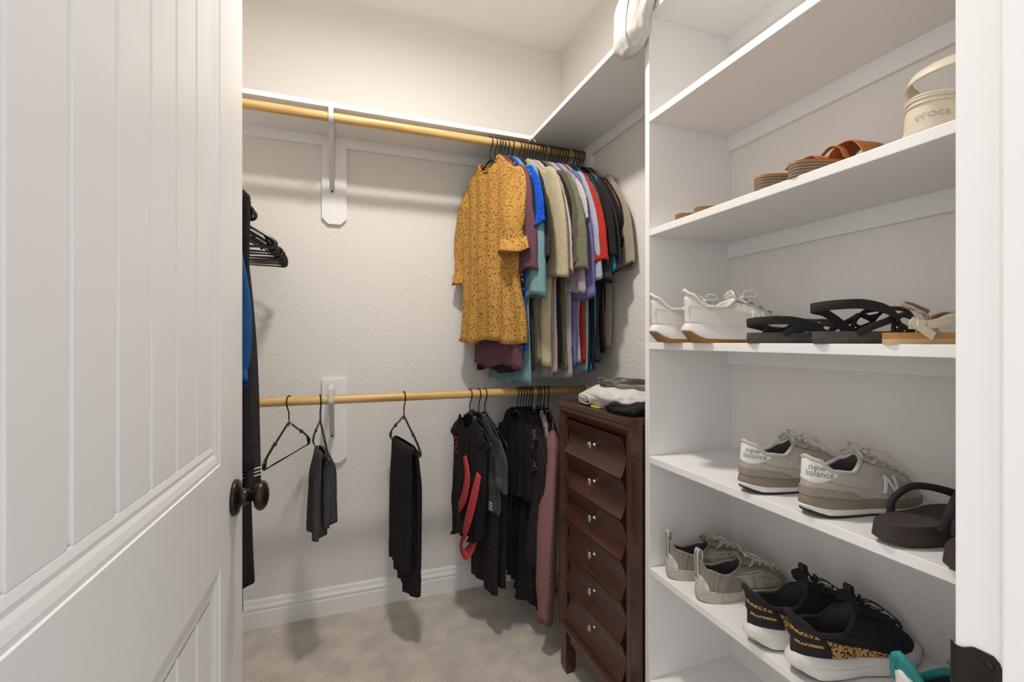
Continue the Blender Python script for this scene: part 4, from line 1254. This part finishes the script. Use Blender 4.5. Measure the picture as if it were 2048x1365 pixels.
# ---- white running shoes (shelf z=1.214)
def whiterun():
    t = empty('running_shoe')
    s = Shoe(L=.285, zs=((0, .046), (.4, .036), (1, .024)), zo=((0, .108), (.2, .098), (.42, .082), (.62, .084), (.85, .114), (1, .124)), ro=.060, xo=.066, wo=.030, lean=.008, h1=((0, .052), (.2, .070), (.45, .066), (.8, .080), (1, .086)))
    s.sole((('outsole', M_gum, 0, .22, .006, .008), ('midsole', M_solewhite, .22, 1.0, .009, -.001)), t, bevel=.022, spring=.016)
    s.upper(M_shoewhite, t, M_shoewhite)
    s.collar(M_shoewhite, t, .0045)
    s.patch(PI * .80, PI * 1.34, 0, lambda q: .52 + .30 * math.sin(PI * q), .0014, M_shoewhite2, t, 'heel_counter', 36)
    s.stroke([(PI * 1.22, .55), (PI * 1.10, .60), (PI * 1.05, .40), (PI * 1.08, .18)], .004, M_shoewhite, t, 'heel_seam', off=.0028)
    for f_, r_ in ((PI * 1.60, -.1), (PI * .40, .1)):
        fr = s.frame(f_, .44, r_)
        s.letter(fr, .036, .026, .0100, M_shoewhite2, t, 'letter_edge', .0020)
        s.letter(fr, .035, .026, .0062, M_nbwhite, t, 'letter', .0030)
    s.patch(-PI * .30, PI * .30, 0, lambda q: .22 + .12 * math.sin(PI * q), .0010, M_shoewhite2, t, 'toe_guard', 30)
    s.tongue(M_shoewhite, t, .018)
    s.laces(M_shoewhite2, t)
    return t
w0 = whiterun(); place(w0, .752, .992, ZS[3], -12)
tag(w0, 'white running shoe with gum heel, farther one at the left end of the middle shelf', 'shoe')
w1 = copy_tree(w0); place(w1, .766, .886, ZS[3], -12)
tag(w1, 'white running shoe with gum heel, nearer one beside the black strappy sandals', 'shoe')

# ---- taupe knit trainers (shelf z=0.585)
def knitshoe():
    t = empty('knit_sneaker')
    s = Shoe(L=.262, zs=((0, .030), (.3, .022), (.5, .026), (1, .020)), zo=((0, .088), (.2, .076), (.5, .064), (.78, .078), (.93, .100), (1, .108)), ro=.058, xo=.064, wo=.028, lean=.004, h1=((0, .058), (.2, .062), (.45, .058), (.8, .062), (1, .070)), W=((0, .032), (.15, .036), (.4, .034), (.68, .047), (.85, .046), (1, .036)))
    s.sole((('midsole', mat('speckled_foam', '#b9b2a5', rough=0.9, var=0.2, vscale=140), 0, 1.0, .000, .002),), t, bevel=.006, spring=.012)
    s.upper(M_knit, t)
    s.collar(M_knit, t, .0035)
    s.patch(PI * .86, PI * 1.17, 0, lambda q: .12 + .36 * math.sin(PI * q) ** .5, .0022, M_solewhite, t, 'heel_clip', 24)
    for k in range(4):
        s.stroke([(PI * .90, .08 + .09 * k), (PI, .10 + .09 * k), (PI * 1.12, .08 + .09 * k)], .0018, M_nbmesh, t, 'clip_ridge', off=.0032)
    s.patch(PI * 1.47, PI * 1.75, .05, lambda q: .88 - .1 * abs(2 * q - 1), .0016, M_perf, t, 'perforated_panel', 24)
    s.patch(PI * .25, PI * .53, .05, lambda q: .88 - .1 * abs(2 * q - 1), .0016, M_perf, t, 'perforated_panel', 24)
    # pull loop at the heel
    h = s.S(PI, 1.0)
    MB().ribbon(cr([s.P(PI, .35, .003), s.P(PI, .8, .003), h + Vector((-.003, 0, .008)), h + Vector((.002, 0, .017)), h + Vector((.010, 0, .010)), h + Vector((.009, 0, -.012))], 6), .015, .002, up=lambda i, n: (1, 0, .3)).obj('pull_loop', M_nbmesh, t, smooth=True)
    MB().ribbon(cr([s.P(PI, .35, .0045), s.P(PI, .8, .0045), h + Vector((-.0045, 0, .008)), h + Vector((.002, 0, .0186))], 6), .005, .001, up=lambda i, n: (1, 0, .3)).obj('loop_stripe', mat('slate_stripe', '#77757f', rough=0.8), t, smooth=True)
    s.tongue(M_knit, t, .016)
    s.laces(M_lace_c, t)
    return t
k0 = knitshoe(); place(k0, .820, 1.017, ZS[1], -9)
tag(k0, 'taupe knit sneaker with pull loop, farther one by the shelf side panel', 'shoe')
k1 = copy_tree(k0); place(k1, .816, .903, ZS[1], -6)
tag(k1, 'taupe knit sneaker with pull loop, nearer one beside the black leopard-trim shoes', 'shoe')

# ---- black trainers with leopard trim
def leopard():
    t = empty('black_sneaker')
    s = Shoe(L=.282, zs=((0, .044), (.4, .034), (1, .026)), zo=((0, .118), (.2, .104), (.42, .080), (.62, .084), (.86, .112), (1, .124)), ro=.068, xo=.068, wo=.031, lean=.010, h1=((0, .060), (.2, .070), (.45, .062), (.8, .074), (1, .080)), W=((0, .034), (.15, .038), (.4, .035), (.68, .048), (.85, .047), (1, .037)))
    s.sole((('outsole', mat('grey_rubber', '#6d6763', rough=0.8), 0, .10, .002, .004), ('midsole', M_solewhite, .10, .62, .006, .009), ('midsole_lip', M_solewhite, .62, 1.0, .008, .001)), t, bevel=.014, spring=.012)
    s.upper(M_blackknit, t, M_outblack)
    s.collar(M_blacksuede, t, .0045)
    s.patch(PI * .66, PI * 1.42, lambda q: .0, lambda q: .30, .0012, M_blacksuede, t, 'heel_panel', 36)
    s.patch(PI * .72, PI * 1.28, .30, .66, .0016, M_leopard, t, 'leopard_panel', 36)
    s.patch(PI * 1.30, PI * 1.60, lambda q: .02 + .02 * q, lambda q: .66 - .56 * q, .0016, M_leopard, t, 'leopard_panel', 24)
    s.patch(PI * .40, PI * .70, lambda q: .04 - .02 * q, lambda q: .10 + .56 * q, .0016, M_leopard, t, 'leopard_panel', 24)
    s.patch(PI * .76, PI * 1.27, .395, .56, .0032, M_blackstrap, t, 'heel_strap', 30)
    s.patch(PI * 1.255, PI * 1.285, .10, .68, .0036, M_blackstrap, t, 'side_tab', 6)
    s.patch(PI * .84, PI * 1.30, .66, .985, .0012, M_blacksuede, t, 'heel_counter', 30)
    s.tongue(M_blackknit, t, .026, .026)
    tg = s.S(0, 1.0) + Vector((-.010, 0, .030))
    MB().ribbon(cr([tg + Vector((.004, 0, -.02)), tg + Vector((0, 0, .004)), tg + Vector((.008, 0, .004)), tg + Vector((.010, 0, -.02))], 5), .016, .002, up=(1, 0, 0)).obj('pull_tab', M_blackstrap, t, smooth=True)
    s.laces(M_blackstrap, t, w_=.005)
    return t
b0 = leopard(); place(b0, .800, .735, ZS[1], -10)
tag(b0, 'black sneaker with leopard print heel band, farther one beside the taupe knit pair', 'shoe')
b1 = copy_tree(b0); place(b1, .806, .640, ZS[1], -8)
tag(b1, 'black sneaker with leopard print heel band, nearer one in front of its twin', 'shoe')

# ---- teal shoe at the lower right
def teal():
    t = empty('teal_sneaker')
    s = Shoe(L=.27, zo=((0, .105), (.2, .094), (.45, .084), (.7, .100), (.92, .150), (1, .158)), ro=.070, xo=.070, wo=.033, lean=.006, h1=((0, .058), (.2, .068), (.45, .064), (.8, .084), (1, .100)))
    s.sole((('outsole', M_outblack, 0, .12, .002, .003), ('midsole', M_solewhite, .12, 1.0, .005, -.001)), t)
    s.upper(M_tealshoe, t, M_lin)
    s.collar(M_tealshoe, t, .006)
    s.patch(PI * .85, PI * 1.15, 0, .8, .0018, M_nbwhite, t, 'heel_counter', 20)
    ins = [s.S(2 * PI * i / 40, 1.0) for i in range(40)]
    MB().add([Vector((p.x * 1.1 + .0, p.y * .8, .052)) for p in ins], [tuple(range(40))]).obj('insole', M_patins, t)
    s.tongue(mat('grey_tongue', '#8d8a86', rough=0.9), t, .020)
    s.laces(M_lace_c, t)
    return t
t0 = teal(); place(t0, .80, .452, ZS[1], -6)
tag(t0, 'teal sneaker with tan laces at the near end of the lowest visible shelf', 'shoe')

# ---- flat sandals helper: shaped sole slab
def slab_sole(s, z0, z1, m, par, name, o0=0.0, o1=0.0, bevel=0.0, nf=60, dish=0.0, spring=0.0):
    rings = []
    for k in range(5):
        t = k / 4
        rr = []
        for i in range(nf):
            p = s.out(2 * PI * i / nf, o0 + (o1 - o0) * t)
            xx = p.x / s.L
            p.z = z0 + (z1 - z0) * t + spring * max(0, (xx - .7) / .3) ** 2 + (bevel * max(0, (.12 - xx) / .12) * (1 - t))
            rr.append(p)
        rings.append(rr)
    if dish:
        top = rings[-1]; c = sum(top, Vector()) / nf
        rings.append([c + (p - c) * .9 + Vector((0, 0, -.001)) for p in top])
        rings.append([c + (p - c) * .5 + Vector((0, 0, -dish)) for p in top])
    return MB().rings(rings).obj(name, m, par, smooth=True, mods=(('EDGE_SPLIT', dict(split_angle=R(40))),))

def flipflop():
    t = empty('flip_flop')
    s = Shoe(L=.265, W=((0, .036), (.2, .038), (.4, .037), (.7, .050), (.85, .047), (1, .034)), asym=.003)
    slab_sole(s, 0, .012, M_darkeva, t, 'outsole', -.004, .001, bevel=.010)
    slab_sole(s, .012, .034, M_darkeva, t, 'footbed', .001, -.002, dish=.004)
    for sg in (-1, 1):
        pts = cr([(.075, sg * .040, .028), (.085, sg * .043, .052), (.115, sg * .034, .074), (.150, sg * .016, .072), (.182, .004, .058), (.192, .006, .034)], 7)
        MB().sweep(pts, [(.0095 * math.cos(2 * PI * i / 10), .0055 * math.sin(2 * PI * i / 10)) for i in range(10)], up=lambda i, n: (0.2, sg * .6, 1)).obj('strap', M_blackstrap, t, smooth=True)
    return t
f0 = flipflop(); place(f0, .800, .487, ZS[2], -8)
tag(f0, 'dark brown flip-flop with thick padded strap beside the grey suede sneakers', 'flip-flop')
f1 = copy_tree(f0); place(f1, .788, .385, ZS[2], -4)
tag(f1, 'dark brown flip-flop nearest the door jamb, mostly cut off by it', 'flip-flop')

def sportsandal(h):
    t = empty('sandal')
    s = Shoe(L=.25, W=((0, .034), (.2, .036), (.4, .034), (.7, .046), (.85, .043), (1, .032)), asym=.002)
    slab_sole(s, 0, .010, M_greysole, t, 'outsole', -.001, .001)
    slab_sole(s, .010, .022, M_greysole, t, 'footbed', .001, 0, dish=.003)
    pts = cr([(.120, -.038, .010), (.128, -.044, .028), (.108, -.046, h * .80), (.060, -.042, h), (.018, -.030, h), (.004, 0, h - .002), (.018, .030, h - .004), (.06, .040, h - .012), (.115, .038, .014)], 7)
    MB().ribbon(pts, .017, .0032, up=lambda i, n: (pts[i][0] - .07, pts[i][1], 0) if 8 < i < n - 6 else (0.4, pts[i][1] * 20, .1)).obj('heel_strap', M_blackstrap, t, smooth=True)
    # open lattice band over the forefoot
    lat = MB()
    hh = h * .78
    def arch(x, q): return Vector((x + .012 * math.sin(q), .043 * math.cos(q), .014 + hh * math.sin(q) ** .8))
    upf = lambda i, n: (0.05, math.cos(PI * i / (n - 1)), math.sin(PI * i / (n - 1)) + .05)
    for a, w_ in ((.112, .009), (.152, .008)):
        lat.ribbon(cr([arch(a, PI * k / 8) for k in range(9)], 3), w_, .0034, up=upf)
    nz = 7
    for k in range(nz):
        q0, q1 = PI * (k + .15) / nz, PI * (k + .85) / nz
        x0, x1 = (.112, .152) if k % 2 == 0 else (.152, .112)
        nrm = (0.05, math.cos((q0 + q1) / 2), math.sin((q0 + q1) / 2))
        lat.ribbon([arch(x0, q0), arch((x0 + x1) / 2, (q0 + q1) / 2), arch(x1, q1)], .010, .0030, up=nrm)
        lat.ribbon([arch(x0, q1), arch((x0 + x1) / 2, (q0 + q1) / 2)], .006, .0028, up=nrm)
    lat.obj('lattice_strap', M_blackstrap, t, smooth=True)
    # side tabs joining the heel loop to the footbed
    for sg in (-1, 1):
        MB().ribbon(cr([(.055, sg * .033, .018), (.075, sg * .040, .030), (.108, sg * .042, h * .62), (.125, sg * .036, h * .80)], 5), .012, .003, up=(0, sg, .2)).obj('side_strap', M_blackstrap, t, smooth=True)
    return t
s0 = sportsandal(.046); place(s0, .800, .735, ZS[3], -14)
tag(s0, 'black strappy sandal with low heel loop beside the white running shoes', 'sandal')
s1 = sportsandal(.068); place(s1, .800, .590, ZS[3], -12)
tag(s1, 'black strappy sandal with tall heel loop beside the tan sandal', 'sandal')

def tansandal():
    t = empty('sandal')
    s = Shoe(L=.25, W=((0, .032), (.2, .034), (.4, .033), (.7, .044), (.85, .041), (1, .030)), asym=.002)
    slab_sole(s, 0, .008, M_tanedge, t, 'outsole')
    slab_sole(s, .008, .018, M_tansole, t, 'footbed', dish=.002)
    a = cr([(.05, -.036, .014), (.035, -.040, .030), (.020, -.036, .048), (.03, 0, .062), (.08, .030, .066), (.13, .040, .055)], 7)
    MB().ribbon(a, .007, .003, up=(0, 1, .3)).obj('ankle_strap', M_taupestrap, t, smooth=True)
    b = cr([(.000, -.034, .030), (.03, -.042, .030), (.09, -.036, .042), (.14, -.02, .056), (.18, .01, .058), (.2, .038, .014)], 7)
    MB().ribbon(b, .014, .003, up=(0, 1, .2)).obj('front_strap', M_creamstrap, t, smooth=True)
    MB().ribbon([(.0, -.036, .036), (.018, -.043, .020), (.030, -.045, .012)], .013, .0025, up=(0, 1, 0)).obj('strap_end', M_creamstrap, t)
    MB().ribbon(cr([(.11, -.040, .012), (.115, -.036, .034), (.12, 0, .052), (.115, .036, .034), (.11, .040, .012)], 6), .016, .003, up=lambda i, n: (0, math.cos(PI * (1 - i / (n - 1))), .3)).obj('instep_strap', M_taupestrap, t, smooth=True)
    bk = [(.008, -.0395, .024), (.008, -.0395, .046), (.020, -.0425, .046), (.020, -.0425, .024)]
    MB().tube(bk, .0012, 6, loop=True).obj('buckle', M_nickel, t)
    return t
tn = tansandal(); place(tn, .803, .476, ZS[3], -10)
tag(tn, 'tan-soled sandal with cream straps at the near end of the middle shelf', 'sandal')

# ---- shelf z=1.530: brown slides, studded sandals, cream clog
def slide():
    t = empty('slide_sandal')
    s = Shoe(L=.25, W=((0, .034), (.2, .036), (.4, .035), (.7, .046), (.85, .043), (1, .032)), asym=.002)
    slab_sole(s, 0, .026, M_cork, t, 'sole')
    slab_sole(s, .026, .030, M_cognac, t, 'footbed', 0, -.001, dish=.002)
    p = cr([(.150, -.044, .014), (.146, -.046, .040), (.150, -.020, .074), (.150, .020, .074), (.150, .046, .040), (.150, .044, .014)], 6)
    MB().ribbon(p, .060, .0025, up=lambda i, n: (0, math.cos(PI * (1 - i / (n - 1))), math.sin(PI * i / (n - 1)) + .05)).obj('strap', M_cognac, t, smooth=True)
    q = cr([(.085, -.040, .030), (.084, -.030, .052), (.080, -.012, .060), (.076, .004, .050)], 5)
    MB().ribbon(q, .014, .002, up=(0, -.5, 1)).obj('side_flap', M_cognac, t, smooth=True)
    return t
l0 = slide(); place(l0, .807, .722, ZS[4], -8)
tag(l0, 'brown slide sandal with layered sole, farther one on the second shelf', 'sandal')
l1 = copy_tree(l0); place(l1, .804, .642, ZS[4], -8)
tag(l1, 'brown slide sandal with layered sole and raised cognac strap, nearer one of its pair', 'sandal')
def studded():
    t = empty('studded_sandal')
    s = Shoe(L=.24, W=((0, .028), (.2, .031), (.4, .031), (.7, .042), (.85, .039), (1, .028)), asym=.003)
    slab_sole(s, 0, .014, mat('brown_footbed', '#8a6238', rough=0.6), t, 'sole')
    for i in range(15):
        f = PI * (.62 + .052 * i)
        p = s.out(f, -.004)
        MB().lathe([(.0022, .013), (.0018, .0155), (.0003, .0165)], 8, Matrix.Translation((p.x, p.y, 0))).obj('stud', M_gold, t, smooth=True)
    p = cr([(.15, -.040, .008), (.148, -.03, .026), (.15, 0, .036), (.148, .03, .026), (.15, .040, .008)], 5)
    MB().ribbon(p, .014, .002, up=lambda i, n: (0, math.cos(PI * (1 - i / (n - 1))), math.sin(PI * i / (n - 1)) + .1)).obj('strap', M_tansole, t, smooth=True)
    return t
d0 = studded(); place(d0, .808, .968, ZS[4], -8)
tag(d0, 'tan sandal with gold studded edge, farther one at the far end of its shelf', 'sandal')
d1 = copy_tree(d0); place(d1, .810, .902, ZS[4], -8)
tag(d1, 'tan flat sandal with gold studded edge, nearer one toward the brown slides', 'sandal')

def clog():
    t = empty('clog')
    s = Shoe(L=.255, W=((0, .049), (.2, .051), (.4, .046), (.7, .056), (.85, .053), (1, .040)), zs=((0, .0), (1, .0)), xo=.078, ro=.072, wo=.040,
             zo=((0, .098), (.25, .088), (.5, .074), (.8, .074), (1, .076)), h1=((0, .062), (.2, .072), (.45, .060), (.8, .050), (1, .050)), a1=((0, .12), (.3, .04), (.6, -.02), (1, -.08)), asym=.002)
    s.upper(M_cromat, t, M_cromat, name='body')
    s.collar(M_cromat, t, .004, 'rim')
    for tt, w_ in ((.72, .003), (.90, .004)):
        s.stroke([(PI * (.45 + .1 * k), tt) for k in range(12)], w_, M_cromat, t, 'ridge', off=.0012, th=.003, dens=4)
    s.text('crocs', .022, PI * 1.085, .36, M_crotext, t, off=.0014)
    s.patch(PI * .3, PI * 1.7, .0, .10, .002, M_cromat, t, 'sole_edge', 40)
    for sg in (-1, 1):
        pvt = Vector((.128, sg * .046, .096))
        MB().ribbon([(.150, sg * .042, .080), (.112, sg * .046, .128)], .024, .004, up=(0, sg, 0)).obj('strap_mount', M_cromat, t)
        for k in (0, .013):
            MB().lathe([(.0004, 0), (.0042, 0), (.0042, .0015), (.0004, .002)], 14, Matrix.Translation((.119 + k * .7, sg * .0490, .118 - k)) @ Matrix.Rotation(R(-90 * sg), 4, 'X')).obj('rivet', mat('rivet_grey', '#6b655b', rough=.5), t, smooth=True)
    p = cr([(.138, -.050, .086), (.112, -.055, .110), (.080, -.056, .132), (.052, -.040, .142), (.040, 0, .144), (.052, .040, .142), (.080, .056, .132), (.112, .055, .110), (.138, .050, .086)], 7)
    def upf(i, n):
        q = i / (n - 1)
        return (-.5 if .25 < q < .75 else 0.0, -math.cos(PI * q), .25)
    MB().ribbon(p, .028, .0035, up=upf).obj('heel_strap', M_cromat, t, smooth=True)
    return t
c0 = clog(); c0.scale = (1, 1, .74); place(c0, .808, .440, ZS[4], -3)
tag(c0, 'cream rubber clog with raised heel strap at the near end of the second shelf', 'clog')

# ------------------------------------------------------------------ cloth lying about
def blob(name, loc, size, m, label=None, cat=None, seed=0, amp=.25, par=None, flat=True, n=64, f=1.6, power=.6, mods=()):
    rn_ = random.Random(seed); off = Vector((rn_.uniform(0, 50), rn_.uniform(0, 50), rn_.uniform(0, 50)))
    rings = []
    for j in range(1, n // 2):
        th = PI * j / (n // 2)
        ring = []
        for i in range(n):
            a = 2 * PI * i / n
            d = Vector((sgp(math.cos(a), power) * math.sin(th) ** .7, sgp(math.sin(a), power) * math.sin(th) ** .7, math.cos(th)))
            nn = noise.noise(d * f + off) + .6 * abs(noise.noise(d * f * 2.3 + off)) - .5 * abs(noise.noise(Vector((d.x * f * 3, d.y * f * 3, d.z)) + off * 2))
            p = d * (1 + amp * nn)
            q = Vector((p.x * size[0], p.y * size[1], p.z * size[2]))
            if flat: q.z = max(-size[2] * .55, q.z) + size[2] * .55
            ring.append(q)
        rings.append(ring)
    o = MB().rings(rings).obj(name, m, par, smooth=True, mods=mods)
    o.location = loc
    if label: tag(o, label, cat)
    return o

TOPZ = .9985
wc = empty('folded_garment', (.93, 1.33, TOPZ), label='white folded garment with a rolled dark-lined cuff on top of the drawer chest', cat='clothing')
wbody = blob('body', (-.02, -.01, 0), (.135, .165, .050), M_whitecloth, seed=3, amp=.18, par=wc, f=1.3)
cuf = MB()
pth = cr([(-.02, .03, .022), (-.07, .05, .021), (-.115, .065, .0205), (-.150, .070, .0200)], 5)
cuf.sweep(pth, [(.046 * math.cos(2 * PI * i / 24), .017 * math.sin(2 * PI * i / 24) * (1 + .2 * math.cos(4 * PI * i / 24))) for i in range(24)], up=(0, 0, 1), cap=False)
link('rolled_cuff', cuf.mesh(), M_whitecloth, wc, True, (('SOLIDIFY', dict(thickness=0.003, offset=0)),))
inn = MB()
inn.sweep(pth, [(.042 * math.cos(2 * PI * i / 24), .0135 * math.sin(2 * PI * i / 24)) for i in range(24)], up=(0, 0, 1), cap=True)
for v in inn.v: v += Vector((.006, -.001, 0))
inn.obj('cuff_lining', M_black, wc, smooth=True)
kf = blob('folded_garment', (.885, 1.215, TOPZ), (.115, .085, .028), M_black, 'black crumpled garment near the front corner of the drawer chest top', 'clothing', seed=11, amp=.26, f=1.3)
tgm = empty('price_tag', (.790, 1.335, TOPZ), label='small yellow tag poking out between the white and black garments', cat='tag')
MB().box(-.012, .012, -.016, .016, .0, .006, .001).obj('card', mat('yellow_card', '#d9c01c', rough=.6), tgm)
MB().box(-.010, .010, -.030, -.016, .001, .004, .0005).obj('white_end', M_whitecloth, tgm)
# dark strap belt on the white garment
bt = empty('belt', (.93, 1.30, TOPZ), label='dark webbing belt looped over the white garment on the chest', cat='belt')
def beltpath(pts): return cr([Vector(p) for p in pts], 8)
M_belt = mat('dark_belt', '#352d28', rough=.5)
from mathutils.bvhtree import BVHTree
_bv = BVHTree.FromPolygons([v.co + Vector((.93 - .02, 1.33 - .01, 0)) for v in wbody.data.vertices], [tuple(p.vertices) for p in wbody.data.polygons])
def on_white(x, y, up=.0075):
    hit = _bv.ray_cast(Vector((x, y, 1.0)), Vector((0, 0, -1)))
    z = hit[0].z if hit[0] is not None else .02
    return Vector((x - .93, y - 1.30, z + up))
raw = cr([(.815, 1.345, 0), (.812, 1.305, 0), (.830, 1.262, 0), (.86, 1.225, 0), (.888, 1.195, 0), (.912, 1.180, 0), (.925, 1.200, 0), (.93, 1.245, 0), (.885, 1.262, 0), (.845, 1.285, 0), (.820, 1.315, 0), (.812, 1.345, 0), (.835, 1.362, 0), (.862, 1.335, 0), (.885, 1.30, 0), (.925, 1.275, 0), (.965, 1.25, 0)], 6)
n_ = len(raw)
bp = [on_white(p.x, p.y, .0065 + .006 * (i / n_)) for i, p in enumerate(raw)]
for _ in range(2):
    bp = [bp[0]] + [(bp[i - 1] + bp[i] * 2 + bp[i + 1]) / 4 for i in range(1, n_ - 1)] + [bp[-1]]
MB().ribbon(bp, .012, .0024, up=(-.5, -.62, .6)).obj('webbing', M_belt, bt)
for k in (8, 70):
    c = bp[min(k, n_ - 1)] + Vector((-.004, -.005, .006))
    MB().tube([c + Vector((-.010, .004, -.006)), c + Vector((.010, -.004, -.006)), c + Vector((.010, -.002, .008)), c + Vector((-.010, .006, .008))], .0014, 6, loop=True).obj('buckle', M_nickel, bt)

# white pillow corner hanging over the high shelf
def pillow():
    t = empty('pillow', (.90, 1.13, ZTOP), label='white quilted pillow bulging over the edge of the high shelf', cat='pillow')
    n = 56; rings = []
    path = cr([(.17, .03, .10), (.10, .02, .115), (.02, 0, .105), (-.045, -.005, .085), (-.095, -.008, .035), (-.118, -.010, -.030), (-.122, -.012, -.085), (-.120, -.014, -.112)], 6)
    N_ = len(path)
    for i, p in enumerate(path):
        q = i / (N_ - 1)
        wd = interp([(0, .06), (.15, .11), (.5, .098), (.8, .072), (.93, .045), (1, .010)], q)
        dp = interp([(0, .02), (.2, .075), (.5, .055), (.8, .040), (.93, .024), (1, .006)], q)
        tg = (path[min(i + 1, N_ - 1)] - path[max(i - 1, 0)]).normalized()
        nn = Vector((0, 1, 0)); b = tg.cross(nn).normalized()
        ring = []
        for k in range(n):
            a = 2 * PI * k / n
            r_ = 1 + .10 * noise.noise(Vector((math.cos(a) * 1.6, math.sin(a) * 1.6, q * 5))) - .12 * abs(noise.noise(Vector((math.cos(a) * 2.6 + 7, math.sin(a) * 2.6, q * 7))))
            pt = p + nn * (wd * math.cos(a) * r_) + b * (dp * math.sin(a) * r_)
            if pt.x > -.098 and pt.z < .004: pt.z = .004
            ring.append(pt)
        rings.append(ring)
    MB().rings(rings).obj('cushion', M_whitecloth, t, smooth=True)
    pts = [r[int(n * .70)] * 1.0 + Vector((-.001, -.001, 0)) for r in rings[4:-2]]
    MB().tube(pts, .0028, 6).obj('piping', M_whitecloth, t, smooth=True)
    return t
pillow()
